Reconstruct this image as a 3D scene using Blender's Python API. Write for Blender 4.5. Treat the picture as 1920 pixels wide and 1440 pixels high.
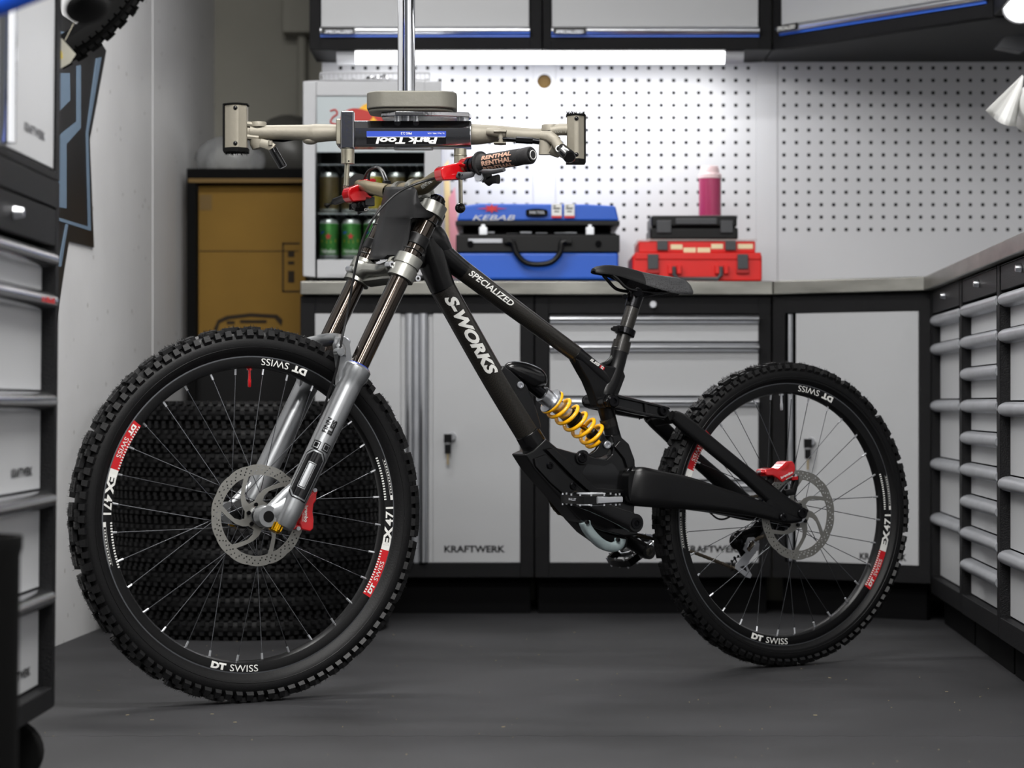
import bpy, math, random
from mathutils import Vector, Matrix
C = bpy.context.scene.collection
for o in list(bpy.data.objects): bpy.data.objects.remove(o)
PI = math.pi
rnd = random.Random(7)
# ------------------------------------------------------------------ camera, world, lights
FPX, HOR, CAMH = 4528.4, 756.5, 0.5944
cd = bpy.data.cameras.new('camera'); cam = bpy.data.objects.new('camera', cd); C.objects.link(cam)
cam.location = (0, 0, CAMH); cam.rotation_euler = (PI/2, 0, 0)
cd.sensor_width = 36; cd.lens = FPX/1920*36; cd.shift_y = (HOR-720)/1920
cd.clip_start = .05; cd.clip_end = 50
cd.dof.use_dof = True; cd.dof.focus_distance = 4.95; cd.dof.aperture_fstop = 4.2
bpy.context.scene.camera = cam
sc = bpy.context.scene
sc.view_settings.view_transform = 'Standard'; sc.view_settings.look = 'None'
sc.view_settings.exposure = 0.0; sc.view_settings.gamma = 1.0
sc.view_settings.use_curve_mapping = False
wd = bpy.data.worlds.new('world'); sc.world = wd; wd.use_nodes = True
wb = wd.node_tree.nodes['Background']; wb.inputs[0].default_value = (.93, .96, 1, 1); wb.inputs[1].default_value = .15

def area(name, loc, rot, sx, sy, power, col=(1, 1, 1)):
    l = bpy.data.lights.new(name, 'AREA'); l.shape = 'RECTANGLE'; l.size = sx; l.size_y = sy
    l.energy = power; l.color = col
    o = bpy.data.objects.new(name, l); C.objects.link(o); o.location = loc; o.rotation_euler = rot
    return o
# ceiling tubes of the workshop; the last is added to light the bike's front (their fittings are built further down)
CEIL = 2.55
LIGHTS = [(-.15, 3.7, 78), (-.55, 5.6, 32), (-.35, 2.2, 68), (.35, 1.0, 70)]
for lx, ly, pw in LIGHTS:
    area('ceiling_lamp_light', (lx, ly, CEIL-.075), (0, 0, 0), 1.25, .16, pw, (1, .985, .96))
# under-cabinet tubes
area('cabinet_tube_light', (.08, 7.055, 1.578), (math.radians(12), 0, 0), 1.14, .03, 6.3, (1, .99, .97))

# ------------------------------------------------------------------ pixel helpers
def P(px, py, d): return Vector(((px-960)/FPX*d, d, CAMH-(py-HOR)/FPX*d))
def X(px, d): return (px-960)/FPX*d
def Z(py, d): return CAMH-(py-HOR)/FPX*d

# ------------------------------------------------------------------ materials
M = {}
def mat(name, col, rough=.5, metal=0., coat=0., bump=0., bscale=60., var=0., vscale=8., trans=0., alpha=1., emit=0., spec=.5, stretch=None, ior=1.45, detail=4, croug=.08):
    m = bpy.data.materials.new(name); m.use_nodes = True; nt = m.node_tree; b = nt.nodes['Principled BSDF']
    if isinstance(col, str):
        h = [int(col[i:i+2], 16)/255 for i in (0, 2, 4)]
        col = [c/12.92 if c <= .04045 else ((c+.055)/1.055)**2.4 for c in h]
    col = tuple(col)+(1,)
    b.inputs['Base Color'].default_value = col; b.inputs['Roughness'].default_value = rough
    b.inputs['Metallic'].default_value = metal; b.inputs['Coat Weight'].default_value = coat
    b.inputs['Coat Roughness'].default_value = croug
    b.inputs['IOR'].default_value = ior; b.inputs['Specular IOR Level'].default_value = spec
    b.inputs['Transmission Weight'].default_value = trans; b.inputs['Alpha'].default_value = alpha
    if emit:
        b.inputs['Emission Color'].default_value = col; b.inputs['Emission Strength'].default_value = emit
    tc = nt.nodes.new('ShaderNodeTexCoord'); src = tc.outputs['Object']
    if stretch:
        mp = nt.nodes.new('ShaderNodeMapping'); mp.inputs['Scale'].default_value = stretch
        nt.links.new(src, mp.inputs[0]); src = mp.outputs[0]
    if bump:
        n = nt.nodes.new('ShaderNodeTexNoise'); n.inputs['Scale'].default_value = bscale; n.inputs['Detail'].default_value = detail
        bp = nt.nodes.new('ShaderNodeBump'); bp.inputs['Strength'].default_value = bump; bp.inputs['Distance'].default_value = .004
        nt.links.new(src, n.inputs['Vector']); nt.links.new(n.outputs[0], bp.inputs['Height']); nt.links.new(bp.outputs[0], b.inputs['Normal'])
    if var:
        n = nt.nodes.new('ShaderNodeTexNoise'); n.inputs['Scale'].default_value = vscale; n.inputs['Detail'].default_value = 6
        nt.links.new(src, n.inputs['Vector'])
        cr = nt.nodes.new('ShaderNodeValToRGB'); cr.color_ramp.elements[0].position = .3; cr.color_ramp.elements[1].position = .7
        cr.color_ramp.elements[0].color = tuple(c*(1-var) for c in col[:3])+(1,)
        cr.color_ramp.elements[1].color = tuple(min(1, c*(1+var)) for c in col[:3])+(1,)
        nt.links.new(n.outputs[0], cr.inputs[0]); nt.links.new(cr.outputs[0], b.inputs['Base Color'])
    M[name] = m; return m

# ------------------------------------------------------------------ mesh builder
def cat(pts, n=6, closed=False):
    """catmull-rom through points (tuples of any length)"""
    pts = [tuple(p) for p in pts]; N = len(pts); out = []
    rng = range(N if closed else N-1)
    for i in rng:
        g = (lambda k: pts[k % N]) if closed else (lambda k: pts[max(0, min(N-1, k))])
        p0, p1, p2, p3 = g(i-1), g(i), g(i+1), g(i+2)
        for j in range(n):
            t = j/n
            out.append(tuple(.5*(2*b+(c-a)*t+(2*a-5*b+4*c-d)*t*t+(-a+3*b-3*c+d)*t**3) for a, b, c, d in zip(p0, p1, p2, p3)))
    if not closed: out.append(pts[-1])
    return out

class MB:
    def __init__(s): s.v = []; s.f = []; s.m = []
    def add(s, vs, fs, mi=0):
        b = len(s.v); s.v += [tuple(x) for x in vs]
        for f in fs: s.f.append(tuple(b+i for i in f)); s.m.append(mi)
        return s
    def box(s, p0, p1, mi=0, mt=None):
        x0, x1 = sorted((p0[0], p1[0])); y0, y1 = sorted((p0[1], p1[1])); z0, z1 = sorted((p0[2], p1[2]))
        v = [Vector((x, y, z)) for z in (z0, z1) for y in (y0, y1) for x in (x0, x1)]
        if mt is not None: v = [mt @ q for q in v]
        return s.add(v, [(0, 2, 3, 1), (4, 5, 7, 6), (0, 1, 5, 4), (2, 6, 7, 3), (0, 4, 6, 2), (1, 3, 7, 5)], mi)
    def cbox(s, c, sz, mt=None, mi=0):
        c = Vector(c); h = Vector(sz)/2
        v = [Vector((x, y, z)) for z in (-h.z, h.z) for y in (-h.y, h.y) for x in (-h.x, h.x)]
        v = [c+(mt @ q if mt is not None else q) for q in v]
        return s.add(v, [(0, 2, 3, 1), (4, 5, 7, 6), (0, 1, 5, 4), (2, 6, 7, 3), (0, 4, 6, 2), (1, 3, 7, 5)], mi)
    def tube(s, pts, rad, seg=12, up=(0, 1, 0), mi=0, caps=True, closed=False, sq=1.0):
        """rad: number, or list; entries r or (r_inplane, r_up). sq<1 makes the section squarish"""
        pts = [Vector(p[:3]) for p in pts]; n = len(pts)
        if not isinstance(rad, (list,)): rad = [rad]*n
        up0 = Vector(up); vs = []; prev = None
        for i, p in enumerate(pts):
            if closed: t = pts[(i+1) % n]-pts[i-1]
            else: t = pts[min(n-1, i+1)]-pts[max(0, i-1)]
            t = t.normalized() if t.length > 0 else Vector((0, 0, 1))
            u = up0-t*up0.dot(t)
            if u.length < .15:
                u = prev-t*prev.dot(t) if prev is not None else t.orthogonal()
            u.normalize(); prev = u; w = t.cross(u)
            r = rad[i]; rw, ru = (r if isinstance(r, tuple) else (r, r))
            for k in range(seg):
                a = 2*PI*k/seg; ca, sa = math.cos(a), math.sin(a)
                if sq != 1: ca = math.copysign(abs(ca)**sq, ca); sa = math.copysign(abs(sa)**sq, sa)
                vs.append(p+w*(rw*ca)+u*(ru*sa))
        fs = []
        for i in range(n if closed else n-1):
            for k in range(seg):
                a = i*seg+k; b = i*seg+(k+1) % seg; j = ((i+1) % n)*seg
                fs.append((a, b, j+(k+1) % seg, j+k))
        if caps and not closed:
            fs.append(tuple(range(seg-1, -1, -1))); fs.append(tuple((n-1)*seg+k for k in range(seg)))
        return s.add(vs, fs, mi)
    def cyl(s, p0, p1, r, seg=16, mi=0, r2=None):
        p0 = Vector(p0); p1 = Vector(p1); d = (p1-p0).normalized()
        return s.tube([p0, p1], [r, r if r2 is None else r2], seg, up=d.orthogonal(), mi=mi)
    def lathe(s, prof, o=(0, 0, 0), axis='Y', seg=32, mi=0, closed=False, mis=None):
        """prof: (r, h) pairs around axis through o"""
        o = Vector(o); n = len(prof); vs = []
        if isinstance(axis, str): ax = {'X': Vector((1, 0, 0)), 'Y': Vector((0, 1, 0)), 'Z': Vector((0, 0, 1))}[axis]
        else: ax = Vector(axis).normalized()
        e1 = Vector((0, 0, 1)) if abs(ax.z) < .7 else Vector((1, 0, 0))
        e1 = (e1-ax*e1.dot(ax)).normalized(); e2 = ax.cross(e1)
        for k in range(seg):
            a = 2*PI*k/seg; d = e1*math.cos(a)+e2*math.sin(a)
            for r, h in prof: vs.append(o+d*r+ax*h)
        b = len(s.v); s.v += [tuple(x) for x in vs]
        for k in range(seg):
            k2 = (k+1) % seg
            for i in range(n if closed else n-1):
                j = (i+1) % n
                s.f.append((b+k*n+i, b+k*n+j, b+k2*n+j, b+k2*n+i)); s.m.append(mis[i] if mis else mi)
        if not closed:
            if prof[0][0] > 1e-6: s.f.append(tuple(b+k*n for k in range(seg-1, -1, -1))); s.m.append(mis[0] if mis else mi)
            if prof[-1][0] > 1e-6: s.f.append(tuple(b+k*n+n-1 for k in range(seg))); s.m.append(mis[-1] if mis else mi)
        return s
    def prism(s, poly, fn, mi=0):
        """poly of 2d points, fn(a,b,t) -> 3d for t in 0,1"""
        n = len(poly); vs = [fn(a, b, 0) for a, b in poly]+[fn(a, b, 1) for a, b in poly]
        fs = [tuple(range(n)), tuple(range(2*n-1, n-1, -1))]+[(i, i+n, (i+1) % n+n, (i+1) % n) for i in range(n)]
        return s.add(vs, fs, mi)
    def ball(s, c, r, seg=16, mi=0, mt=None):
        c = Vector(c); r = Vector((r, r, r)) if not hasattr(r, '__len__') else Vector(r); vs = []; fs = []; rings = seg//2
        for i in range(rings+1):
            th = PI*i/rings
            for k in range(seg):
                a = 2*PI*k/seg; q = Vector((r.x*math.sin(th)*math.cos(a), r.y*math.sin(th)*math.sin(a), r.z*math.cos(th)))
                vs.append(c+(mt @ q if mt is not None else q))
        for i in range(rings):
            for k in range(seg):
                a = i*seg+k; b = i*seg+(k+1) % seg; fs.append((a, a+seg, b+seg, b))
        return s.add(vs, fs, mi)
    def torus(s, c, ax, R, r, seg=32, sg=8, mi=0):
        ax = Vector(ax).normalized(); e1 = ax.orthogonal().normalized(); e2 = ax.cross(e1); c = Vector(c)
        pts = [c+e1*(R*math.cos(2*PI*k/seg))+e2*(R*math.sin(2*PI*k/seg)) for k in range(seg)]
        return s.tube(pts, r, sg, up=ax, mi=mi, closed=True)
    def build(s, name, mats, parent=None, angle=38, bevel=0., bseg=2, fix=True, smooth=True):
        me = bpy.data.meshes.new(name); me.from_pydata(s.v, [], s.f)
        if not isinstance(mats, (list, tuple)): mats = [mats]
        for k in mats: me.materials.append(M[k])
        me.polygons.foreach_set('material_index', s.m)
        if fix and len(s.f) < 60000:
            import bmesh
            bm = bmesh.new(); bm.from_mesh(me); bmesh.ops.remove_doubles(bm, verts=bm.verts, dist=1e-6)
            bmesh.ops.recalc_face_normals(bm, faces=bm.faces); bm.to_mesh(me); bm.free()
        if smooth:
            me.polygons.foreach_set('use_smooth', [True]*len(me.polygons)); me.set_sharp_from_angle(angle=math.radians(angle))
        me.update()
        o = bpy.data.objects.new(name, me); C.objects.link(o)
        if parent is not None: o.parent = parent
        if bevel:
            b = o.modifiers.new('bevel', 'BEVEL'); b.width = bevel; b.segments = bseg; b.limit_method = 'ANGLE'; b.angle_limit = math.radians(40)
            b.harden_normals = True
        return o

def tag(o, label=None, category=None, group=None, kind=None):
    if label: o['label'] = label
    if category: o['category'] = category
    if group: o['group'] = group
    if kind: o['kind'] = kind
    return o
def thing(name, label, category, loc=(0, 0, 0), rz=0, group=None):
    o = bpy.data.objects.new(name, None); C.objects.link(o); o.empty_display_size = .1
    o.location = loc; o.rotation_euler = (0, 0, rz); return tag(o, label, category, group)
def struct(o): o['kind'] = 'structure'; return o
def copy_tree(o, parent=None):
    c = o.copy(); C.objects.link(c)
    if parent is not None: c.parent = parent
    for ch in list(o.children): copy_tree(ch, c)
    return c

# flat outlines with holes -> mesh data (verts 2d + faces), through a filled 2d curve
def fill2d(outer, holes=()):
    cu = bpy.data.curves.new('t', 'CURVE'); cu.dimensions = '2D'; cu.fill_mode = 'BOTH'
    for poly in [outer]+list(holes):
        sp = cu.splines.new('POLY'); sp.points.add(len(poly)-1)
        for i, (a, b) in enumerate(poly): sp.points[i].co = (a*100, b*100, 0, 1)
        sp.use_cyclic_u = True
    o = bpy.data.objects.new('t', cu); me = bpy.data.meshes.new_from_object(o)
    vs = [(v.co.x/100, v.co.y/100) for v in me.vertices]; fs = [tuple(p.vertices) for p in me.polygons]
    bpy.data.objects.remove(o); bpy.data.curves.remove(cu); bpy.data.meshes.remove(me)
    return vs, fs
def plate(mb, outer, holes, fn, mi=0):
    """fn(a,b,t) t=0/1"""
    vs, fs = fill2d(outer, holes); n = len(vs)
    mb.add([fn(a, b, 0) for a, b in vs]+[fn(a, b, 1) for a, b in vs], [f for f in fs]+[tuple(n+i for i in reversed(f)) for f in fs], mi)
    for poly in [outer]+list(holes):
        k = len(poly)
        mb.add([fn(a, b, 0) for a, b in poly]+[fn(a, b, 1) for a, b in poly], [(i, (i+1) % k, (i+1) % k+k, i+k) for i in range(k)], mi)

_tc = {}
def text2d(s, bold=0., shear=0., slices=0):
    """glyph mesh, normalised: height of capitals 1, starts at x=0"""
    key = (s, bold, shear, slices)
    if key in _tc: return _tc[key]
    cu = bpy.data.curves.new('t', 'FONT'); cu.body = s; cu.size = 1; cu.offset = bold; cu.shear = shear; cu.resolution_u = 3
    o = bpy.data.objects.new('t', cu); me = bpy.data.meshes.new_from_object(o)
    if slices:
        import bmesh
        bm = bmesh.new(); bm.from_mesh(me); ys_ = [v.co.y for v in bm.verts]; lo, hi = min(ys_), max(ys_)
        for k in range(1, slices):
            bmesh.ops.bisect_plane(bm, geom=bm.verts[:]+bm.edges[:]+bm.faces[:], plane_co=(0, lo+(hi-lo)*k/slices, 0), plane_no=(0, 1, 0))
        bm.to_mesh(me); bm.free()
    vs = [(v.co.x, v.co.y) for v in me.vertices]; fs = [tuple(p.vertices) for p in me.polygons]
    bpy.data.objects.remove(o); bpy.data.curves.remove(cu); bpy.data.meshes.remove(me)
    x0 = min(a for a, b in vs); x1 = max(a for a, b in vs); y0 = min(b for a, b in vs); y1 = max(b for a, b in vs)
    vs = [((a-x0)/(x1-x0), (b-y0)/(y1-y0)) for a, b in vs]
    _tc[key] = (vs, fs); return _tc[key]
def text(mb, s, fn, w, h, bold=0., shear=0., mi=0, slices=0):
    """fn(x,y)->3d with x in 0..w, y in 0..h"""
    vs, fs = text2d(s, bold, shear, slices); mb.add([fn(a*w, b*h) for a, b in vs], fs, mi)
def flat(o, ex, ey):
    o = Vector(o); ex = Vector(ex).normalized(); ey = Vector(ey).normalized()
    return lambda x, y: o+ex*x+ey*y
mat('cab_black', '0c0c0e', .45, bump=.6, bscale=420, spec=.2)
mat('cab_black_smooth', '17171a', .45)
mat('cab_grey', 'a6a7a9', .42, metal=0., bump=.02, bscale=300, spec=.4)
mat('cab_inner', '060607', .8, spec=.1)
mat('satin_alu', 'd0d2d6', .30, metal=1., bump=.03, bscale=60, stretch=(1, 1, 12))
mat('worn_alu', 'a6a8ad', .36, metal=.6, var=.1, vscale=14)
mat('chrome', 'd8dade', .07, metal=1.)
mat('chrome_scratched', '8f8f91', .14, metal=1., bump=.06, bscale=200)
mat('chrome_bar', 'c9cacd', .17, metal=1.)
mat('steel_top', '8c8b85', .33, metal=.95, var=.3, vscale=5, stretch=(1, 1, 4))
mat('peg', 'bebfc3', .4)
mat('paper_white', 'dcdcda', .8)
mat('wall_white', 'd0d0d1', .75, bump=.25, bscale=22, var=.05, vscale=3)
mat('wall_grey', '8f8d84', .85, bump=.3, bscale=18, var=.08, vscale=3)
mat('ceiling', 'c8c8c6', .9)
mat('rubber_mat', '2b2b2d', .55, bump=.5, bscale=700, var=.3, vscale=2.6, spec=.35)
mat('crumb', '857a62', .9)
mat('lamp', 'ffffff', .5, emit=5.)
mat('lamp_dim', 'ffffff', .5, emit=4.)
mat('white_plastic', 'a9aaad', .4)
mat('black_plastic', '09090a', .34, spec=.3)
mat('black_soft', '070707', .8, spec=.15)
mat('tyre', '0d0d0e', .5, bump=.12, bscale=300, spec=.25)
mat('tread', '0f0f10', .45, bump=.15, bscale=400, spec=.33)
mat('rim', '0a0a0b', .33, spec=.35)
mat('rim_edge', '5a5c60', .35, metal=.6)
mat('decal_white', 'd6d6d2', .45)
mat('decal_red', 'b4141c', .4)
mat('frame_matt', '080809', .30, bump=.02, bscale=500, spec=.38)
mat('link_black', '0a0a0b', .2, bump=.03, bscale=300)
mat('gloss_black', '0a0a0b', .12)
mat('plate_matt', '1a1a1b', .5, spec=.3, bump=.05, bscale=900)
mat('fork_grey', '8b8d8f', .3, metal=.75, coat=.5)
mat('stanchion', '2c231b', .12, metal=.9, coat=.6)
mat('crown', '94948e', .32, metal=.9, bump=.02, bscale=200)
mat('gold_ano', 'd9a21c', .2, metal=1.)
mat('coil', 'f7b312', .28, coat=.5)
mat('red_ano', 'c40a14', .22, metal=.35, coat=.8)
mat('rotor', '95948f', .42, metal=.85, bump=.04, bscale=150)
mat('spoke', '6e7074', .25, metal=.95)
mat('nipple', 'd6d8dc', .3, metal=.8)
mat('bar_bronze', '857a62', .38, metal=.7)
mat('grip', '141314', .75, bump=.2, bscale=350)
mat('grip_print', 'b08a76', .6)
mat('hose', '0d0d0e', .35)
mat('bolt_black', '18181a', .22, metal=.8)
mat('chain', '7c7264', .3, metal=1.)
mat('guard', 'a3b2b4', .25, trans=.0, var=.2, vscale=30, coat=.4)
mat('cast', '817c70', .55, metal=.25, bump=.12, bscale=120, var=.08, vscale=9)
mat('cast_dark', '6c6a62', .5, metal=.45, bump=.08, bscale=120, var=.12, vscale=7)
mat('steel_dull', 'a19c8c', .32, metal=.9, var=.2, vscale=30)
mat('cardboard', '7a5c20', .85, var=.06, vscale=6)
mat('cardboard_edge', '6b5530', .85)
mat('cardboard_mark', '241a0c', .85)
mat('bag_clear', 'c8cacc', .2, trans=.55, alpha=.55, bump=.8, bscale=9)
mat('bag_grey', '4b4a47', .35, bump=.9, bscale=10)
mat('blue', '1f55b8', .38, bump=.04, bscale=60)
mat('blue_gloss', '1d4fc0', .2)
mat('blue_strip', '2c5fc8', .35)
mat('red_plastic', 'cf1712', .35)
mat('red_dark', 'a01412', .35)
mat('clear_lid', 'e8ddd8', .12, trans=.6, alpha=.6)
mat('cream', 'ddcfa8', .5)
mat('dark_grey_plastic', '3a3b3e', .45)
mat('pink_liquid', 'b43a68', .25, trans=.15, coat=.3)
mat('pink_cap', 'efd3d6', .45)
mat('can_green', '35702f', .28, metal=.5)
mat('can_silver', 'd5d9d6', .25, metal=.8)
mat('can_yellow', '9a8718', .35)
mat('can_gold', '4a3d1c', .4, metal=.2)
mat('can_red', 'bb1a20', .35)
mat('logo_red', 'a8241c', .5)
mat('logo_yellow', 'e0a818', .5)
mat('sign_grey', 'a3abae', .4, emit=0.)  # even pale grey of the fridge sign panel
mat('glass', 'eef2f2', .03, trans=1., ior=1.1)
mat('fridge_in', '141617', .5)
mat('poster_blue', '64788c', .5)
mat('poster_black', '0d0c0c', .4, var=.2, vscale=5)
mat('pp_blue', 'aab8d8', .6); mat('pp_yellow', 'e8cf98', .6); mat('pp_pink', 'd6929c', .6)
mat('tag_paper', 'b9b6a8', .7); mat('tag_yellow', 'c2ad4a', .7)
mat('saddle', '0f0f10', .5, spec=.3, bump=.05, bscale=300)
mat('park_blue', '1b3a9c', .35)
mat('key', 'b7a684', .3, metal=.8)

# carbon weave: fine checker of two near-blacks
m = bpy.data.materials.new('carbon'); m.use_nodes = True; nt = m.node_tree; b = nt.nodes['Principled BSDF']
tc = nt.nodes.new('ShaderNodeTexCoord'); ck = nt.nodes.new('ShaderNodeTexChecker'); ck.inputs['Scale'].default_value = 480
mp = nt.nodes.new('ShaderNodeMapping'); mp.inputs['Rotation'].default_value = (0, .9, 0)
nt.links.new(tc.outputs['Object'], mp.inputs[0]); nt.links.new(mp.outputs[0], ck.inputs['Vector'])
ck.inputs['Color1'].default_value = (.024, .021, .017, 1); ck.inputs['Color2'].default_value = (.003, .003, .003, 1)
nt.links.new(ck.outputs[0], b.inputs['Base Color']); b.inputs['Roughness'].default_value = .34; b.inputs['Coat Weight'].default_value = .15; b.inputs['Specular IOR Level'].default_value = .35
M['carbon'] = m
# pebbled saddle tail: voronoi cells
m = bpy.data.materials.new('lattice'); m.use_nodes = True; nt = m.node_tree; b = nt.nodes['Principled BSDF']
tc = nt.nodes.new('ShaderNodeTexCoord'); vo = nt.nodes.new('ShaderNodeTexVoronoi'); vo.inputs['Scale'].default_value = 210; vo.inputs['Randomness'].default_value = .7
vo.feature = 'DISTANCE_TO_EDGE'
cr = nt.nodes.new('ShaderNodeValToRGB'); cr.color_ramp.elements[0].position = .1; cr.color_ramp.elements[1].position = .2
cr.color_ramp.elements[0].color = (.035, .035, .037, 1); cr.color_ramp.elements[1].color = (.012, .012, .013, 1)
nt.links.new(tc.outputs['Object'], vo.inputs['Vector']); nt.links.new(vo.outputs['Distance'], cr.inputs[0]); nt.links.new(cr.outputs[0], b.inputs['Base Color'])
b.inputs['Roughness'].default_value = .5; M['lattice'] = m
# speckled wall stains for the left wall
nt = M['wall_white'].node_tree; b = nt.nodes['Principled BSDF']
tc = nt.nodes.new('ShaderNodeTexCoord'); vo = nt.nodes.new('ShaderNodeTexVoronoi'); vo.inputs['Scale'].default_value = 13
cr = nt.nodes.new('ShaderNodeValToRGB'); cr.color_ramp.elements[0].position = .05; cr.color_ramp.elements[1].position = .11
cr.color_ramp.elements[0].color = (.42, .40, .37, 1); cr.color_ramp.elements[1].color = (1, 1, 1, 1)
mx = nt.nodes.new('ShaderNodeMix'); mx.data_type = 'RGBA'; mx.blend_type = 'MULTIPLY'; mx.inputs[0].default_value = .6
src = b.inputs['Base Color'].links[0].from_socket
nt.links.new(tc.outputs['Object'], vo.inputs['Vector']); nt.links.new(vo.outputs['Distance'], cr.inputs[0])
nt.links.new(src, mx.inputs[6]); nt.links.new(cr.outputs[0], mx.inputs[7]); nt.links.new(mx.outputs[2], b.inputs['Base Color'])
# ================================================================== room shell
def wall_x(y): return -1.123+.06*(y-5.83)          # left wall line
def wallpt(px, py, off=0):
    u = (px-960)/FPX; k = .06; y = (-1.123-k*5.83)/(u-k)
    return Vector((u*y+off, y, CAMH-(py-HOR)/FPX*y))
def facex(y): return 1.046+.0556*(y-4.94)           # front line of the right-hand cabinets
RD = Vector((.0556, 1, 0)).normalized()             # along the right cabinets, away from camera
RN = Vector((-1, .0556, 0)).normalized()            # out of their faces
b = MB(); b.box((-2.2, .6, -.05), (2.2, 8.3, -.012)); floor = struct(b.build('floor', 'cab_inner'))
# interlocking rubber mats with toothed joints along x
def tooth(x0, x1, y, sgn):
    n = int(round((x1-x0)/.045)); out = []
    for i in range(n):
        a = x0+(x1-x0)*i/n; c = x0+(x1-x0)*(i+1)/n; d = .0045*(1 if i % 2 else -1)
        out += [(a+.001, y+d), (c-.001, y+d)]
    return out
xs = [-1.75, 1.9]; ys = [1.317, 4.317, 7.4]
for i in range(len(xs)-1):
    for j in range(len(ys)-1):
        g = .0012
        poly = tooth(xs[i]+g, xs[i+1]-g, ys[j]+g, 1)+list(reversed(tooth(xs[i]+g, xs[i+1]-g, ys[j+1]-g, 1)))
        b = MB(); b.prism(poly, lambda a, c, t: Vector((a, c, -.012+t*.012)))
        b.build('rubber_mat', 'rubber_mat', floor, smooth=False)
b = MB(); b.box((-1.2, 7.4, -.012), (-.5, 8.1, 0)); b.build('rubber_mat', 'rubber_mat', floor)
# crumbs and dirt on the mat
b = MB(); r2 = random.Random(3)
for i in range(150):
    x = r2.uniform(-.9, 1.0); y = r2.uniform(3.9, 6.3); s_ = r2.uniform(.0006, .0020)
    a = r2.uniform(0, 6); l = s_*r2.choice([1, 1, 1, 4])
    b.cbox((x, y, s_*.4), (l, s_, s_*.6), Matrix.Rotation(a, 3, 'Z'))
tag(b.build('floor_crumbs', 'crumb'), 'tiny pale crumbs and dirt specks scattered on the black rubber floor', 'dirt', kind='stuff')

b = MB(); b.add([(wall_x(.6)-.1, .6, -.05), (wall_x(.6), .6, -.05), (wall_x(8.15), 8.15, -.05), (wall_x(8.15)-.1, 8.15, -.05),
                 (wall_x(.6)-.1, .6, 2.7), (wall_x(.6), .6, 2.7), (wall_x(8.15), 8.15, 2.7), (wall_x(8.15)-.1, 8.15, 2.7)],
                [(0, 1, 2, 3), (4, 7, 6, 5), (0, 4, 5, 1), (1, 5, 6, 2), (2, 6, 7, 3), (3, 7, 4, 0)])
struct(b.build('wall_left', 'wall_white'))
# slight pilaster of the left wall beyond d=7.05
b = MB(); b.add([(wall_x(7.05)-.02, 7.05, 0), (wall_x(7.05)+.002, 7.05, 0), (wall_x(8.04)+.002, 8.04, 0), (wall_x(8.04)-.02, 8.04, 0),
                 (wall_x(7.05)-.02, 7.05, 2.6), (wall_x(7.05)+.002, 7.05, 2.6), (wall_x(8.04)+.002, 8.04, 2.6), (wall_x(8.04)-.02, 8.04, 2.6)],
                [(0, 1, 2, 3), (4, 7, 6, 5), (0, 4, 5, 1), (1, 5, 6, 2), (2, 6, 7, 3), (3, 7, 4, 0)])
struct(b.build('trim_1', 'wall_white'))
b = MB(); b.box((-1.3, 8.03, -.05), (-.5, 8.13, 2.7)); struct(b.build('wall_back', 'wall_grey'))
b = MB(); b.box((X(602, 7.3), 7.285, -.05), (1.9, 7.38, 2.7)); b.box((X(602, 7.3), 7.3, -.05), (X(602, 7.3)+.08, 8.05, 2.7))
struct(b.build('wall_back', 'wall_grey'))
def rline(off, y): return facex(y)+off
b = MB(); y0, y1 = .6, 7.3
b.add([(rline(.49, y0), y0, -.05), (rline(.6, y0), y0, -.05), (rline(.6, y1), y1, -.05), (rline(.49, y1), y1, -.05),
       (rline(.49, y0), y0, 2.7), (rline(.6, y0), y0, 2.7), (rline(.6, y1), y1, 2.7), (rline(.49, y1), y1, 2.7)],
      [(0, 1, 2, 3), (4, 7, 6, 5), (0, 4, 5, 1), (1, 5, 6, 2), (2, 6, 7, 3), (3, 7, 4, 0)])
struct(b.build('wall_right', 'wall_white'))
b = MB(); b.box((-1.7, .6, CEIL), (2.0, 8.1, CEIL+.1)); struct(b.build('ceiling', 'ceiling'))
# ledge and conduit in the niche behind
b = MB(); b.box((X(533, 8.0), 7.93, Z(62, 7.95)), (X(610, 8.0), 8.03, 2.5)); struct(b.build('trim_2', 'wall_grey', bevel=.004))
b = MB(); b.tube([P(566, 60, 7.99), P(566, 330, 7.99)], .016, 10)
for py in (120, 250): b.box((X(558, 7.99), 7.985, Z(py, 7.99)), (X(574, 7.99), 8.03, Z(py+5, 7.99)))
tag(b.build('wall_conduit', 'wall_grey'), 'grey vertical pipe on the dim wall beside the upper cabinet', 'pipe')

# ceiling lamps (outside the frame)
for i, (lx, ly, pw) in enumerate(LIGHTS):
    t = thing('ceiling_lamp', ['long ceiling lamp above the bicycle', 'long ceiling lamp nearer the back wall', 'long ceiling lamp just ahead of the camera', 'added unseen ceiling lamp on the camera side, lighting the bicycle front'][i], 'lamp', (lx, ly, CEIL), group='ceiling lamps')
    b = MB(); b.box((-.66, -.1, -.045), (.66, .1, 0)); b.build('housing', 'white_plastic', t, bevel=.004)
    b = MB(); b.box((-.63, -.085, -.06), (.63, .085, -.0455)); b.build('diffuser', 'lamp_dim', t)

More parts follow.
